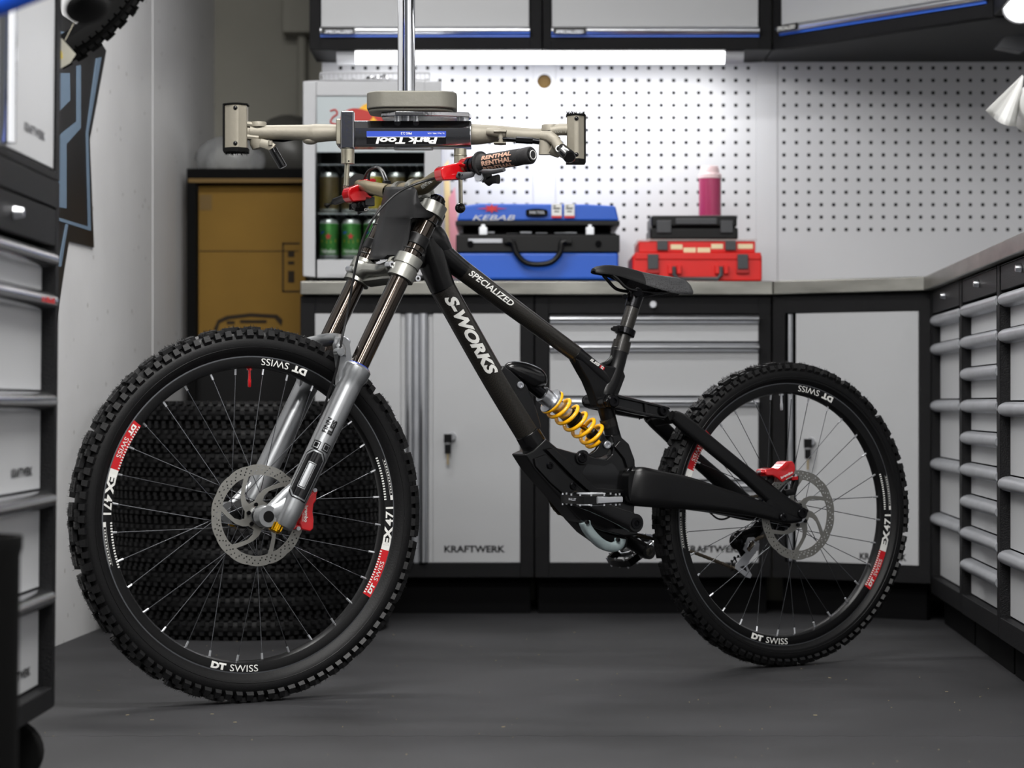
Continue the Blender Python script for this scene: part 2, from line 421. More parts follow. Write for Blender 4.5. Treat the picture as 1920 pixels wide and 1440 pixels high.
# ------------------------------------------------------------------ perforated steel wall panels
PD = 7.26; PIT = X(1083.3, PD)-X(1060, PD)
def pegpanel(label, xa, xb, hx0, nx, ztop, zbot, hz0, nz):
    """sheet with square holes: columns start hx0 (world x), rows start hz0 going down"""
    h = .005; b = MB(); p = PIT
    gx = [xa]; gz = [ztop]
    for i in range(nx): gx += [hx0+i*p-h, hx0+i*p+h]
    for j in range(nz): gz += [hz0-j*p+h, hz0-j*p-h]
    gx.append(xb); gz.append(zbot); nX = len(gx); nZ = len(gz)
    vs = [(x, PD, z) for z in gz for x in gx]; fs = []
    for j in range(nZ-1):
        for i in range(nX-1):
            if i % 2 and j % 2: continue
            a = j*nX+i; fs.append((a, a+nX, a+nX+1, a+1))
    b.add(vs, fs)
    # walls of the holes and folded rim of the sheet
    for i in range(nx):
        for j in range(nz):
            x = hx0+i*p; z = hz0-j*p
            q = [(x-h, PD, z-h), (x+h, PD, z-h), (x+h, PD, z+h), (x-h, PD, z+h)]
            b.add(q+[(u, PD+.0015, w) for u, v, w in q], [(0, 1, 5, 4), (1, 2, 6, 5), (2, 3, 7, 6), (3, 0, 4, 7)])
    q = [(xa, PD, zbot), (xb, PD, zbot), (xb, PD, ztop), (xa, PD, ztop)]
    b.add(q+[(u, PD+.018, w) for u, v, w in q], [(0, 4, 5, 1), (1, 5, 6, 2), (2, 6, 7, 3), (3, 7, 4, 0)])
    return b
zt, zb = Z(88, PD), .90
r0 = Z(127.5, PD)
def peg(label, pxa, pxb, hpx, nx, nz=14, group=None):
    t = pegpanel(label, X(pxa, PD), X(pxb, PD), X(hpx, PD), nx, zt, zb, r0, nz)
    o = t.build('pegboard', 'peg', smooth=False, fix=False); tag(o, label, 'pegboard')
    bk = MB(); bk.box((X(pxa, PD)+.003, PD+.018, zb), (X(pxb, PD)-.003, PD+.022, zt)); bk.build('backing', 'cab_inner', o)
    return o
# holes: measured columns; panels 1018-1040 and 1417-1455 are plain strips
peg('perforated pale grey wall panel behind the fridge and the clamp', 604, 999.5, 638.5, 16)
peg('perforated pale grey wall panel above the blue and red cases', 1042, 1417.5, 1053.5, 16)
peg('perforated pale grey wall panel on the right above the corner worktop', 1458, 1990, 1470, 22)
def strip(pa, pb, label):
    b = MB(); b.box((X(pa, PD), PD-.002, zb), (X(pb, PD), PD+.016, zt)); return tag(b.build('wall_strip', 'peg', bevel=.001), label, 'panel')
# the strip between the first two panels has a round cable hole
cx, cz, rr = X(1020.5, PD), Z(153, PD), .0225
b = MB(); x0, x1 = X(1000, PD), X(1041.5, PD)
circ = [(cx+rr*math.cos(2*PI*i/28), cz+rr*math.sin(2*PI*i/28)) for i in range(28)]
plate(b, [(x0, zb), (x1, zb), (x1, zt), (x0, zt)], [circ], lambda a, c, t: Vector((a, PD-.002+t*.018, c)))
o = tag(b.build('wall_strip', 'peg'), 'plain grey strip with a round cable hole between perforated panels', 'panel')
b = MB(); b.torus((cx, PD-.003, cz), (0, 1, 0), rr+.001, .0025, 28, 6); b.build('hole_rim', 'worn_alu', o)
b = MB(); b.cyl((cx, PD+.012, cz), (cx, PD+.016, cz), rr+.002, 24); b.build('hole_backing', 'cardboard_edge', o)
strip(1418, 1457.5, 'plain grey strip between the perforated panels near the corner')
# ================================================================== base cabinets along the back
FD = 6.80                                            # front plane
ZT, ZB = Z(527, 6.78), .8995                  # worktop
def fbox(b, pa, ya, pb, yb, d0=FD, dep=.02, mi=0):   # box from pixel rect on the plane d0, going back dep
    b.box((X(pa, d0), d0, Z(ya, d0)), (X(pb, d0), d0+dep, Z(yb, d0)), mi)
def ftext(name, s, parent, pa, yb, pb, ya, d, m_, bold=.0, shear=0.):
    b = MB(); x0 = X(pa, d); z0 = Z(yb, d); text(b, s, flat((x0, d-.0006, z0), (1, 0, 0), (0, 0, 1)), X(pb, d)-x0, Z(ya, d)-z0, bold, shear)
    return b.build(name, m_, parent, smooth=False, fix=False)
def carcass(t, pa, pb, y0=555, y1=1083, frame=28, d=FD, top=33):
    b = MB(); dp = 7.24-d
    x0, x1, z1, z0 = X(pa, d), X(pb, d), .897, Z(y1, d)
    f = X(pa+frame, d)-x0; tf = Z(y0, d)-Z(y0+top, d); bf = (y1-1056)/FPX*d
    b.box((x0, d, z0), (x0+f, 7.24, z1)); b.box((x1-f*.9, d, z0), (x1, 7.24, z1))
    b.box((x0+f, d, z1-tf), (x1-f*.9, 7.24, z1)); b.box((x0+f, d, z0), (x1-f*.9, 7.24, z0+bf))
    b.box((x0+f, 7.22, z0+bf), (x1-f*.9, 7.24, z1-tf)); b.build('body', 'cab_black', t, bevel=.002)
    b = MB(); b.box((x0+.01, 6.84, 0), (x1-.01, 6.86, z0)); b.box((x0+.01, 6.86, 0), (x0+.03, 7.22, z0)); b.box((x1-.03, 6.86, 0), (x1-.01, 7.22, z0))
    b.build('plinth', 'cab_inner', t)
def lock_key(par, px, py, d, withkey=True):
    b = MB(); c = P(px, py, d); b.lathe([(0.0, -.016), (.009, -.016), (.010, -.004), (.012, 0)], c, 'Y', 16)
    o = b.build('lock', 'satin_alu', par)
    if withkey:
        b = MB(); b.cbox(c+Vector((-.012, -.022, -.004)), (.022, .006, .024)); b.cbox(c+Vector((-.012, -.022, -.034)), (.017, .004, .026))
        b.torus(c+Vector((-.012, -.022, -.02)), (0, 1, 0), .008, .0012, 16, 5); b.build('key_head', 'black_plastic', o, bevel=.002)
        b = MB(); b.box(tuple(c+Vector((-.015, -.021, -.078))), tuple(c+Vector((-.009, -.019, -.046)))); b.build('key_blade', 'key', o)
# unit 1: two doors with bright vertical handle profiles
t = thing('base_cabinet', 'black base cabinet with two grey doors behind the front wheel', 'cabinet')
carcass(t, 563, 1001)
def vprofile(b, pa, pb, y0, y1, d):
    x0, x1 = X(pa, d), X(pb, d); w = (x1-x0); z0, z1 = Z(y1, d), Z(y0, d)
    pr = [(x0+w*(.5-.5*math.cos(PI*i/8)), d-w*.55*math.sin(PI*i/8)) for i in range(9)]
    b.prism([(a, c) for a, c in pr], lambda a, c, t_: Vector((a, c, z0+(z1-z0)*t_)))
dr = MB(); fbox(dr, 589, 588, 751, 1055); fbox(dr, 751, 588, 760, 1055, FD+.008, .012); dl = dr.build('door', 'cab_grey', t, bevel=.0015)
b = MB(); vprofile(b, 760, 776, 588, 1054, FD); b.build('handle', 'satin_alu', dl)
dr = MB(); fbox(dr, 812, 588, 975, 1055); fbox(dr, 803, 588, 812, 1055, FD+.008, .012); dd = dr.build('door', 'cab_grey', t, bevel=.0015)
b = MB(); vprofile(b, 785, 802, 588, 1054, FD); b.build('handle', 'satin_alu', dd)
b = MB(); fbox(b, 776.5, 588, 784.5, 1055, FD+.006, .01); b.build('centre_strip', 'worn_alu', t)
lock_key(dd, 848, 819, FD)
ftext('lettering', 'KRAFTWERK', dd, 833, 1036, 947, 1023, FD, 'cab_inner', .03)
# unit 2: four drawers
t = thing('base_cabinet', 'black base cabinet with four grey drawers behind the bicycle saddle and rocker link', 'cabinet')
carcass(t, 1003, 1446, frame=26)
tops = [590, 643, 745, 902]; bots = [640, 742, 899, 1055]
for i in range(4):
    b = MB(); fbox(b, 1031, tops[i]+14, 1422, bots[i]); o = b.build('drawer', 'cab_grey', t, bevel=.0015)
    z1, z0 = Z(tops[i], FD), Z(tops[i]+17, FD); w = z1-z0
    pr = [(FD-.9*w*math.sin(PI*k/8), z0+w*(.5-.5*math.cos(PI*k/8))) for k in range(9)]
    x0, x1 = X(1031, FD), X(1422, FD)
    b = MB(); b.prism(pr, lambda a, c, t_: Vector((x0+(x1-x0)*t_, a, c))); b.build('handle', 'satin_alu', o)
    if i == 3: ftext('lettering', 'KRAFTWERK', o, 1282, 1036, 1396, 1023, FD, 'cab_inner', .03)
b = MB(); b.lathe([(0, -.014), (.009, -.014), (.011, -.005), (.012, 0)], P(1224, 571, FD), 'Y', 16); b.build('lock', 'satin_alu', t)
# unit 3: corner cabinet, face turned towards the room
t = thing('corner_cabinet', 'black corner cabinet with one grey door behind the rear wheel', 'cabinet')
A = Vector((X(1449, FD), FD, 0)); B_ = Vector((X(1746, 6.56), 6.56, 0)); ex = (B_-A).normalized(); ey = Vector((0, 0, 1)); en = Vector((ex.y, -ex.x, 0)); W3 = (B_-A).length
def c3(u, v, w): return A+ex*u+ey*v-en*w
def c3px(px):                                        # distance along the face of a pixel column
    k = (px-960)/FPX; return (k*A.y-A.x)/(ex.x-k*ex.y)
def c3box(b, u0, z0, u1, z1, w0, w1, mi=0):
    vs = [c3(u, z, w) for z in (z0, z1) for w in (w0, w1) for u in (u0, u1)]
    b.add(vs, [(0, 2, 3, 1), (4, 5, 7, 6), (0, 1, 5, 4), (2, 6, 7, 3), (0, 4, 6, 2), (1, 3, 7, 5)], mi)
zc0, zc1 = .105, .897; dz0, dz1 = .150, .848
ua, ub, uc = c3px(1472), c3px(1503), c3px(1724)
b = MB(); c3box(b, 0, zc0, ua, zc1, 0, .3); c3box(b, uc, zc0, W3-.002, zc1, 0, .3); c3box(b, ua, dz1, uc, zc1, 0, .3); c3box(b, ua, zc0, uc, dz0, 0, .3); c3box(b, ua, dz0, uc, dz1, .28, .3)
b.build('body', 'cab_black', t, bevel=.002)
b = MB(); c3box(b, .01, 0, W3-.03, zc0, .045, .07); b.build('plinth', 'cab_inner', t)
b = MB(); c3box(b, c3px(1492), dz0+.002, uc-.003, dz1-.002, .0, .02); o = b.build('door', 'cab_grey', t, bevel=.0015)
b = MB(); pr = [(c3px(1478)+(c3px(1487)-c3px(1478))*(.5-.5*math.cos(PI*k/8)), -.012*math.sin(PI*k/8)) for k in range(9)]
b.prism(pr, lambda a, c, t_: c3(a, dz0+.004+(dz1-dz0-.008)*t_, c)); b.build('handle', 'satin_alu', o)
lp = c3(c3px(1521), Z(828, 6.76), 0)
lock_key(o, 960+lp.x/lp.y*FPX, HOR-(lp.z-CAMH)/lp.y*FPX, lp.y-.001)
b = MB(); u0 = c3px(1612); text(b, 'KRAFTWERK', lambda x, y: c3(u0+x, Z(1050, 6.65)+y, -.0006), c3px(1700)-u0, .019, .03); b.build('lettering', 'cab_inner', o, smooth=False, fix=False)

# worktops of folded steel sheet
b = MB(); b.prism([(6.78, ZB), (7.255, ZB), (7.255, ZT), (6.78, ZT)], lambda a, c, t_: Vector((X(563, 6.78)+(X(1449, 6.78)-X(563, 6.78))*t_, a, c)))
tag(b.build('steel_worktop', 'steel_top', bevel=.003), 'long stainless steel worktop carrying the fridge and the coloured cases', 'worktop')
A2 = A+en*.02; B2 = Vector((facex(6.545)-.02, 6.545, 0)); A2.x = X(1449, 6.78)+.001; A2.y = 6.78
b = MB(); b.prism([(A2.x, A2.y), (B2.x, B2.y), (B2.x+.50, B2.y), (B2.x+.50, 7.255), (A2.x, 7.255)], lambda a, c, t_: Vector((a, c, ZB+(ZT-ZB)*t_+.0006)))
tag(b.build('corner_worktop', 'steel_top', bevel=.003), 'stainless steel corner worktop with an angled front edge', 'worktop')
b = MB(); ya, yb = 3.0, 6.543
b.prism([(facex(ya)-.02, ya), (facex(yb)-.02, yb), (facex(yb)+.47, yb), (facex(ya)+.47, ya)], lambda a, c, t_: Vector((a, c, ZB+(ZT-ZB)*t_)))
tag(b.build('steel_worktop', 'steel_top', bevel=.003), 'stainless steel worktop running forward over the right-hand drawers', 'worktop')

# ================================================================== right-hand drawer units
def rp(y, z, out): return Vector((facex(y), y, z))+RN*out
def rbox(b, y0, z0, y1, z1, o0, o1, mi=0):           # o: outward from the face (negative = inside)
    vs = [rp(y, z, o) for z in (z0, z1) for y in (y0, y1) for o in (o0, o1)]
    b.add(vs, [(0, 2, 3, 1), (4, 5, 7, 6), (0, 1, 5, 4), (2, 6, 7, 3), (0, 4, 6, 2), (1, 3, 7, 5)], mi)
colA = [.834, .757, .604, .448, .300]; colB = [.837-.0775*k for k in range(9)]; colC = [.837, .758, .598, .436, .276]
def drawer_unit(label, y0, y1, tops):
    t = thing('drawer_cabinet', label, 'cabinet')
    b = MB(); zt_, zb_ = .897, .082; fr = .021
    rbox(b, y0, zb_, y0+fr, zt_, -.47, 0); rbox(b, y1-fr, zb_, y1, zt_, -.47, 0)
    rbox(b, y0+fr, zb_, y1-fr, .128, -.47, -.0); rbox(b, y0+fr, .128, y1-fr, zt_, -.47, -.40); rbox(b, y0+fr, .894, y1-fr, zt_, -.40, 0)
    b.build('body', 'cab_black', t, bevel=.0015)
    b = MB(); rbox(b, y0+.01, 0, y1-.01, zb_, -.06, -.035); b.build('plinth', 'cab_inner', t)
    b = MB(); rbox(b, y0+fr+.002, tops[0]+.004, y1-fr-.002, .893, -.02, -.001); o = b.build('drawer', 'cab_black', t, bevel=.001)
    b = MB(); c = rp((y0+y1)/2, .873, 0); b.lathe([(0, .012), (.007, .012), (.0085, .004), (.009, 0)], c, RN, 14); b.build('lock', 'satin_alu', o)
    for i, z in enumerate(tops):
        zn = tops[i+1]+.003 if i+1 < len(tops) else .131
        b = MB(); rbox(b, y0+fr+.003, zn, y1-fr-.003, z-.012, -.034, -.022); o = b.build('drawer', 'cab_grey', t, bevel=.001)
        hgt = .033; b = MB(); pr = []
        for k in range(11):
            a = PI*k/10; pr.append((z-hgt*(.5-.5*math.cos(a)), -.022+.027*math.sin(a)**.8))
        b.prism(pr, lambda a, c, t_: rp(y0+fr-.004+(y1-y0-2*fr+.008)*t_, a, c)); b.build('handle', 'worn_alu', o)
    return t
drawer_unit('narrow-looking black drawer cabinet right beside the corner cabinet, five long handles', 5.925, 6.54, colA)
drawer_unit('black drawer cabinet with nine closely spaced grey handles on the right side', 5.29, 5.922, colB)
drawer_unit('black drawer cabinet cut by the right picture edge, wide-spaced grey handles', 4.655, 5.287, colC)
drawer_unit('black drawer cabinet nearest the camera on the right, outside the frame', 4.02, 4.652, colC)

# ================================================================== upper cabinets
UD = 7.0; UZ = Z(93, UD); UT = 2.12
def upper(label, pa, pb, da, db):
    t = thing('wall_cabinet', label, 'cabinet')
    x0, x1 = X(pa, UD), X(pb, UD); fz = Z(70, UD); b = MB()
    b.box((x0, UD, UZ), (X(da, UD), 7.255, UT)); b.box((X(db, UD), UD, UZ), (x1, 7.255, UT)); b.box((X(da, UD), UD, UZ), (X(db, UD), 7.255, fz))
    b.box((X(da, UD), UD, UT-.02), (X(db, UD), 7.255, UT)); b.box((X(da, UD), 7.24, fz), (X(db, UD), 7.255, UT-.02))
    b.build('body', 'cab_black', t, bevel=.002)
    b = MB(); b.box((X(da+2, UD), UD+.004, Z(50, UD)), (X(db-2, UD), UD+.02, UT-.022)); o = b.build('door', 'cab_grey', t, bevel=.0015)
    h1, h0 = Z(50, UD), Z(66, UD); w = h1-h0
    pr = [(UD-.8*w*math.sin(PI*k/8), h0+w*(.5-.5*math.cos(PI*k/8))) for k in range(9)]; xa, xb = X(da+1, UD), X(db-1, UD)
    b = MB(); b.prism(pr, lambda a, c, t_: Vector((xa+(xb-xa)*t_, a, c))); b.build('handle', 'satin_alu', o)
    b = MB(); b.box((xa, UD-.004, Z(69.5, UD)), (xb, UD+.004, Z(66.2, UD))); b.build('blue_strip', 'blue_strip', o)
    b = MB(); b.box((X(da+4, UD), UD-.0235, Z(65, UD)), (X(da+66, UD), UD-.019, Z(53, UD))); k = b.build('sticker', 'black_plastic', o)
    ftext('lettering', 'SPECIALIZED', o, da+9, 62.5, da+61, 56.5, UD-.0236, 'worn_alu', .03, .3)
    return t
upper('wall cabinet with a grey door above the fridge, leftmost of the wall cabinets', 580, 1016, 600, 994)
upper('wall cabinet with a grey door above the blue case, middle one of the wall cabinets', 1018, 1447, 1033, 1424)
# angled corner wall cabinet
t = thing('corner_wall_cabinet', 'angled black wall cabinet with grey door above the corner at the upper right', 'cabinet')
A4 = Vector((X(1449, UD), UD, 0)); B4 = Vector((X(1862, 6.40), 6.40, 0)); e4 = (B4-A4).normalized(); n4 = Vector((e4.y, -e4.x, 0)); W4 = (B4-A4).length
def c4(u, v, w): return A4+e4*u+Vector((0, 0, v))-n4*w
def c4px(px): k = (px-960)/FPX; return (k*A4.y-A4.x)/(e4.x-k*e4.y)
def c4box(b, u0, z0, u1, z1, w0, w1, mi=0):
    vs = [c4(u, z, w) for z in (z0, z1) for w in (w0, w1) for u in (u0, u1)]
    b.add(vs, [(0, 2, 3, 1), (4, 5, 7, 6), (0, 1, 5, 4), (2, 6, 7, 3), (0, 4, 6, 2), (1, 3, 7, 5)], mi)
xr = facex(6.4)+.48
b = MB(); b.prism([(A4.x, A4.y+.02), (B4.x, B4.y+.02), (xr, B4.y+.02), (xr, 7.255), (A4.x, 7.255)], lambda a, c, t_: Vector((a, c, UZ+.02*t_)))
fz = Z(70, UD); ud, ue = c4px(1463), c4px(1851)
c4box(b, 0, UZ, ud, UT, 0, .02); c4box(b, ue, UZ, W4, UT, 0, .02); c4box(b, ud, UZ, ue, fz, 0, .02); c4box(b, 0, UT-.02, W4, UT, .001, .3)
b.build('body', 'cab_black', t, bevel=.002)
b = MB(); c4box(b, ud, fz+.025, ue, UT-.022, .004, .02); o = b.build('door', 'cab_grey', t, bevel=.0015)
h1, h0 = Z(50, UD), Z(66, UD); w = h1-h0
b = MB(); pr = [(-.8*w*math.sin(PI*k/8), h0+w*(.5-.5*math.cos(PI*k/8))) for k in range(9)]
b.prism(pr, lambda a, c, t_: c4(ud+(ue-ud)*t_, c, a)); b.build('handle', 'satin_alu', o)
b = MB(); c4box(b, ud, Z(69.5, UD), ue, Z(66.2, UD), -.004, .004); b.build('blue_strip', 'blue_strip', o)
b = MB(); c4box(b, ud+.005, h0+.002, ud+.085, h1-.004, -.0235, -.019); b.build('sticker', 'black_plastic', o)
b = MB(); text(b, 'SPECIALIZED', lambda x, y: c4(ud+.01+x, h0+.005+y, -.0241), .07, .011, .03, .3); b.build('lettering', 'decal_white', o, smooth=False, fix=False)
# forward-running wall cabinet on the right (mostly out of the frame)
t = thing('wall_cabinet', 'black wall cabinet at the upper right picture edge, carrying the bright tube', 'cabinet')
def ux(y): return B4.x+.0556*(y-6.4)
b = MB(); ya, yb = 4.3, 6.39
b.prism([(ux(ya), ya), (ux(yb), yb), (ux(yb)+.30, yb), (ux(ya)+.30, ya)], lambda a, c, t_: Vector((a, c, UZ+(UT-UZ)*t_))); b.build('body', 'cab_black', t, bevel=.002)
for ya, yb in ((5.0, 5.66), (5.7, 6.36)):
    b = MB(); b.prism([(ux(ya)-.016, ya), (ux(yb)-.016, yb), (ux(yb)-.002, yb), (ux(ya)-.002, ya)], lambda a, c, t_: Vector((a, c, UZ+.05+(UT-UZ-.08)*t_))); b.build('door', 'cab_grey', t, bevel=.0015)
# light tubes under the wall cabinets
t = thing('light_tube', 'bright white strip lamp under the two middle wall cabinets', 'lamp')
x0, x1 = X(632, 7.05), X(1393, 7.05); zc = UZ-.002
def lampbar(b, xa, xb, r, mi): 
    pr = [(7.05-.03*math.cos(PI*k/10), zc-.034*math.sin(PI*k/10)) for k in range(11)]
    pr = [(7.05+(a-7.05)*r, zc+(c-zc)*r) for a, c in pr]
    b.prism(pr, lambda a, c, t_: Vector((xa+(xb-xa)*t_, a, c)), mi)
for xa_ in (x0, x1-.055): b = MB(); lampbar(b, xa_, xa_+.055, 1.02, 0); b.build('end_cap', 'white_plastic', t)
b = MB(); lampbar(b, x0+.055, x1-.055, .96, 0); b.build('tube', 'lamp', t)
t = thing('light_tube', 'bright white strip lamp cut off at the upper right corner', 'lamp')
b = MB(); c0 = Vector((X(1908, 6.3), 6.28, UZ)); dirv = Vector((.0556, -1, 0)).normalized(); dirv = Vector((-.0556, -1, 0)).normalized()
pr = [(.042*math.cos(PI*k/10), -.036*math.sin(PI*k/10)) for k in range(11)]
b.prism([(a*1.08, c*1.1) for a, c in pr], lambda a, c, t_: c0+Vector((a, 0, c))+dirv*(.02*t_)); b.build('end_cap', 'white_plastic', t)
b = MB(); b.prism(pr, lambda a, c, t_: c0+Vector((a, 0, c))+dirv*(.02+1.2*t_)); b.build('tube', 'lamp', t)
# bracket plate and hanging paper towels
b = MB(); q = [(1869, 88), (1884, 68), (1925, 64), (1925, 92), (1915, 97)]
b.prism(q, lambda a, c, t_: P(a, c, 6.5)+Vector((0, .05*t_, 0))); tag(b.build('bracket', 'dark_grey_plastic', bevel=.002), 'dark grey bracket under the cabinet above the white towel', 'bracket')
t = thing('paper_towel', 'white paper towel hanging folded at the right edge in front of the panel', 'towel', P(1925, 150, 6.0))
o0 = P(1925, 150, 6.0)
def tw(px, py, dd=0): return P(px, py, 6.0+dd)-o0
b = MB(); rows = []
for i in range(9):
    f_ = i/8; a = Vector((1917, 140, 0)).lerp(Vector((1848, 207, 0)), f_); c = Vector((1919, 144, 0)).lerp(Vector((1904, 237, 0)), f_)
    row = []
    for j in range(9):
        g = j/8; px = a.x+(c.x-a.x)*g; py = a.y+(c.y-a.y)*g+f_*9*math.sin(PI*g)
        row.append(tw(px, py, .03*math.sin(g*7)*f_))
    rows.append(row)
vs = [p for r_ in rows for p in r_]; fs = [(i*9+j, i*9+j+1, (i+1)*9+j+1, (i+1)*9+j) for i in range(8) for j in range(8)]
b.add(vs, fs); o = b.build('hanging_sheet', 'paper_white', t, fix=False); sm = o.modifiers.new('s', 'SOLIDIFY'); sm.thickness = .0015
b = MB(); b.lathe([(.02, -.12), (.062, -.12), (.062, .12), (.02, .12)], tw(1958, 195), 'Y', 32); b.build('roll', 'paper_white', t)
b = MB(); b.cyl(tw(1958, 195)+Vector((0, -.14, 0)), tw(1958, 195)+Vector((0, .14, 0)), .012, 12); b.tube([tw(1958, 195)+Vector((0, .14, 0)), tw(1958, 195)+Vector((.02, .14, .12)), tw(1958, 195)+Vector((.06, .14, .25))], .008, 8); b.build('holder', 'chrome', t)
# ================================================================== tall tool cabinet on the left
LX = -.727                                           # its face plane (x), far end y=3.84
t = thing('tool_cabinet', 'tall black and grey tool cabinet cropped by the left picture edge', 'cabinet', (LX, 3.84, .114)); t.rotation_euler = (0, math.radians(.55), math.radians(-.6))
LZ = .114
def lbox(b, y0, z0, y1, z1, o0, o1, mi=0): b.box((o0, y0-3.84, z0-LZ), (o1, y1-3.84, z1-LZ), mi)
ya, yb = 3.16, 3.84; fr = .022
b = MB(); lbox(b, ya, .114, ya+fr, .945, -.46, 0); lbox(b, yb-fr, .114, yb, .945, -.46, 0); lbox(b, ya+fr, .114, yb-fr, .146, -.46, 0)
lbox(b, ya+fr, .146, yb-fr, .945, -.46, -.38); lbox(b, ya+fr, .903, yb-fr, .945, -.38, 0)
b.build('body', 'cab_black', t, bevel=.0015)
b = MB(); lbox(b, ya+fr+.002, .843, yb-fr-.002, .900, -.02, -.001); o = b.build('drawer', 'cab_black', t, bevel=.001)
b = MB(); b.lathe([(0, .014), (.007, .014), (.009, .004), (.010, 0)], (0, -.33, .872-LZ), 'X', 14); b.build('lock', 'satin_alu', o)
tops = [.8365, .770, .6125, .457, .302]
for i, z in enumerate(tops):
    zn = tops[i+1]+.003 if i+1 < len(tops) else .150
    b = MB(); lbox(b, ya+fr+.003, zn, yb-fr-.003, z-.012, -.034, -.022); o = b.build('drawer', 'cab_grey', t, bevel=.001)
    pr = [(z-LZ-.030*(.5-.5*math.cos(PI*k/10)), -.022+.026*math.sin(PI*k/10)**.8) for k in range(11)]
    b = MB(); b.prism(pr, lambda a, c, t_: Vector((c, ya-3.84+fr-.004+(yb-ya-2*fr+.008)*t_, a))); b.build('handle', 'chrome_bar', o)
    if i == 1:
        b = MB()
        for q_ in ((-.145, -.128, .8), (-.124, -.119, .5), (-.112, -.092, 1), (-.088, -.07, .7), (-.066, -.05, 1)): b.box((.0036, q_[0], z-LZ-.0195), (.0042, q_[1], z-LZ-.0195+.009*q_[2]))
        k_ = b.build('worn_sticker', 'red_dark', o); k_['kind'] = 'stuff'
    if i in (2, 4):
        b = MB(); text(b, 'KRAFTWERK', lambda x, y: Vector((-.0215, -.235+x, zn-LZ+.022+y)), .15, .014, .03); b.build('lettering', 'cab_inner', o, smooth=False, fix=False)
# upper part: locker with polished door and vertical handle profile
b = MB(); lbox(b, ya, .947, ya+.03, 2.0, -.46, 0); lbox(b, yb-.03, .947, yb, 2.0, -.46, 0); lbox(b, ya+.03, .947, yb-.03, .960, -.46, 0); lbox(b, ya+.03, 1.97, yb-.03, 2.0, -.46, 0)
lbox(b, ya+.03, .96, yb-.03, 1.97, -.46, -.44); b.build('upper_body', 'cab_black', t, bevel=.0015)
b = MB(); lbox(b, 3.47, .964, yb-.032, 1.966, -.018, -.004); o = b.build('door', 'cab_grey', t, bevel=.0015)
pr = [(-.41+.028*(.5-.5*math.cos(PI*k/10)), -.004+.02*math.sin(PI*k/10)) for k in range(11)]
b = MB(); b.prism(pr, lambda a, c, t_: Vector((c, a, .966-LZ+.99*t_))); b.build('handle', 'chrome', o)
b = MB(); text(b, 'KRAFTWERK', lambda x, y: Vector((-.0035, -.25+x, 1.0-LZ+y)), .15, .014, .03); b.build('lettering', 'dark_grey_plastic', o, smooth=False, fix=False)
for yy in (3.24, 3.76):
    for xx in (-.06, -.40):
        b = MB(); b.box((xx-.035, yy-3.84-.03, -.012), (xx+.035, yy-3.84+.03, 0)); b.tube([(xx, yy-3.84-.024, -.012), (xx+.008, yy-3.84-.026, -.06)], .006, 8); b.tube([(xx, yy-3.84+.024, -.012), (xx+.008, yy-3.84+.026, -.06)], .006, 8)
        k = b.build('castor', 'black_plastic', t, bevel=.002)
        b = MB(); b.cyl((xx+.008, yy-3.84-.016, -.063), (xx+.008, yy-3.84+.016, -.063), .050, 24); b.build('castor_wheel', 'black_soft', k, bevel=.004)
# dark waste bin / foot standing in front of it, lower left corner
t = thing('rubber_bin', 'black blurred bin standing in the lower left corner before the cabinet', 'bin', (-.676, 3.0, 0))
b = MB(); b.lathe([(0, .002), (.055, .002), (.060, .02), (.064, .405), (.067, .415), (.067, .43), (.060, .43), (.056, .03), (0, .03)], (0, 0, 0), 'Z', 32); b.build('shell', 'black_soft', t)
b = MB(); b.tube([(.0, -.066, .39), (.0, -.08, .41), (.0, -.08, .445), (0, .08, .445), (0, .08, .41), (0, .066, .39)], .004, 8, up=(1, 0, 0)); b.build('handle', 'black_plastic', t)

# ------------------------------------------------------------------ banner board on the left wall
t = thing('wall_banner', 'black angular banner with grey-blue stripes fixed to the white left wall', 'banner', wallpt(140, 300))
w0 = Vector(t.location)
def wp(px, py, t_=0, off=.002): 
    q = wallpt(px, py); return q+Vector((1, -.06, 0)).normalized()*(off+.004*t_)-w0
def wpoly(name, pts, m_, off): b = MB(); b.prism(pts, lambda a, c, t_: wp(a, c, t_*.3, off)); return b.build(name, m_, t)
b = MB(); b.prism([(40, -30), (92, -20), (113, 28), (180, 71), (196, 95), (165, 262), (173, 464), (126, 452), (118, 500), (97, 640), (60, 700), (40, 700)], lambda a, c, t_: wp(a, c, t_, .001)); b.build('board', 'poster_black', t)
for pts in ([(95, 55), (115, 60), (132, 72), (140, 88), (141, 97), (130, 93), (122, 82), (95, 78)], [(60, 137), (126, 137), (127, 188), (112, 203), (60, 250)],
            [(139, 124), (147, 122), (147, 240), (120, 270), (120, 391), (105, 388), (105, 255), (139, 228)],
            [(176, 110), (186, 107), (161, 250), (166, 433), (105, 414), (105, 408), (161, 425), (157, 250)], [(119, 420), (123, 421), (110, 500), (104, 500)]):
    wpoly('stripe', pts, 'poster_blue', .0055)

# ------------------------------------------------------------------ wheel hanging at the upper left, with tag
t = thing('hanging_bicycle', 'blue bicycle hanging high at the upper left, its dark wheel and black saddle in view', 'bicycle')
Hc = P(-6, -176, 4.12)
b = MB(); b.lathe([(.258, -.008), (.258, .008), (.274, .012), (.274, -.012)], Hc, (.12, 1, -.1), 64, closed=True); rimo = b.build('wheel', 'rim', t)
RT = .384; HW_ax = Vector((.12, 1, -.1)).normalized()
b = MB(); pr = [(.272, -.012), (.280, -.018), (.292, -.019), (.303, -.011), (.307, 0), (.303, .011), (.292, .019), (.280, .018), (.272, .012)]
b.lathe(pr+[(.276, 0)], Hc, HW_ax, 80, closed=True); b.build('tyre', 'black_soft', rimo)
b = MB(); e1 = (Vector((1, 0, 0))-HW_ax*HW_ax.x).normalized(); e2 = HW_ax.cross(e1); r3 = random.Random(5)
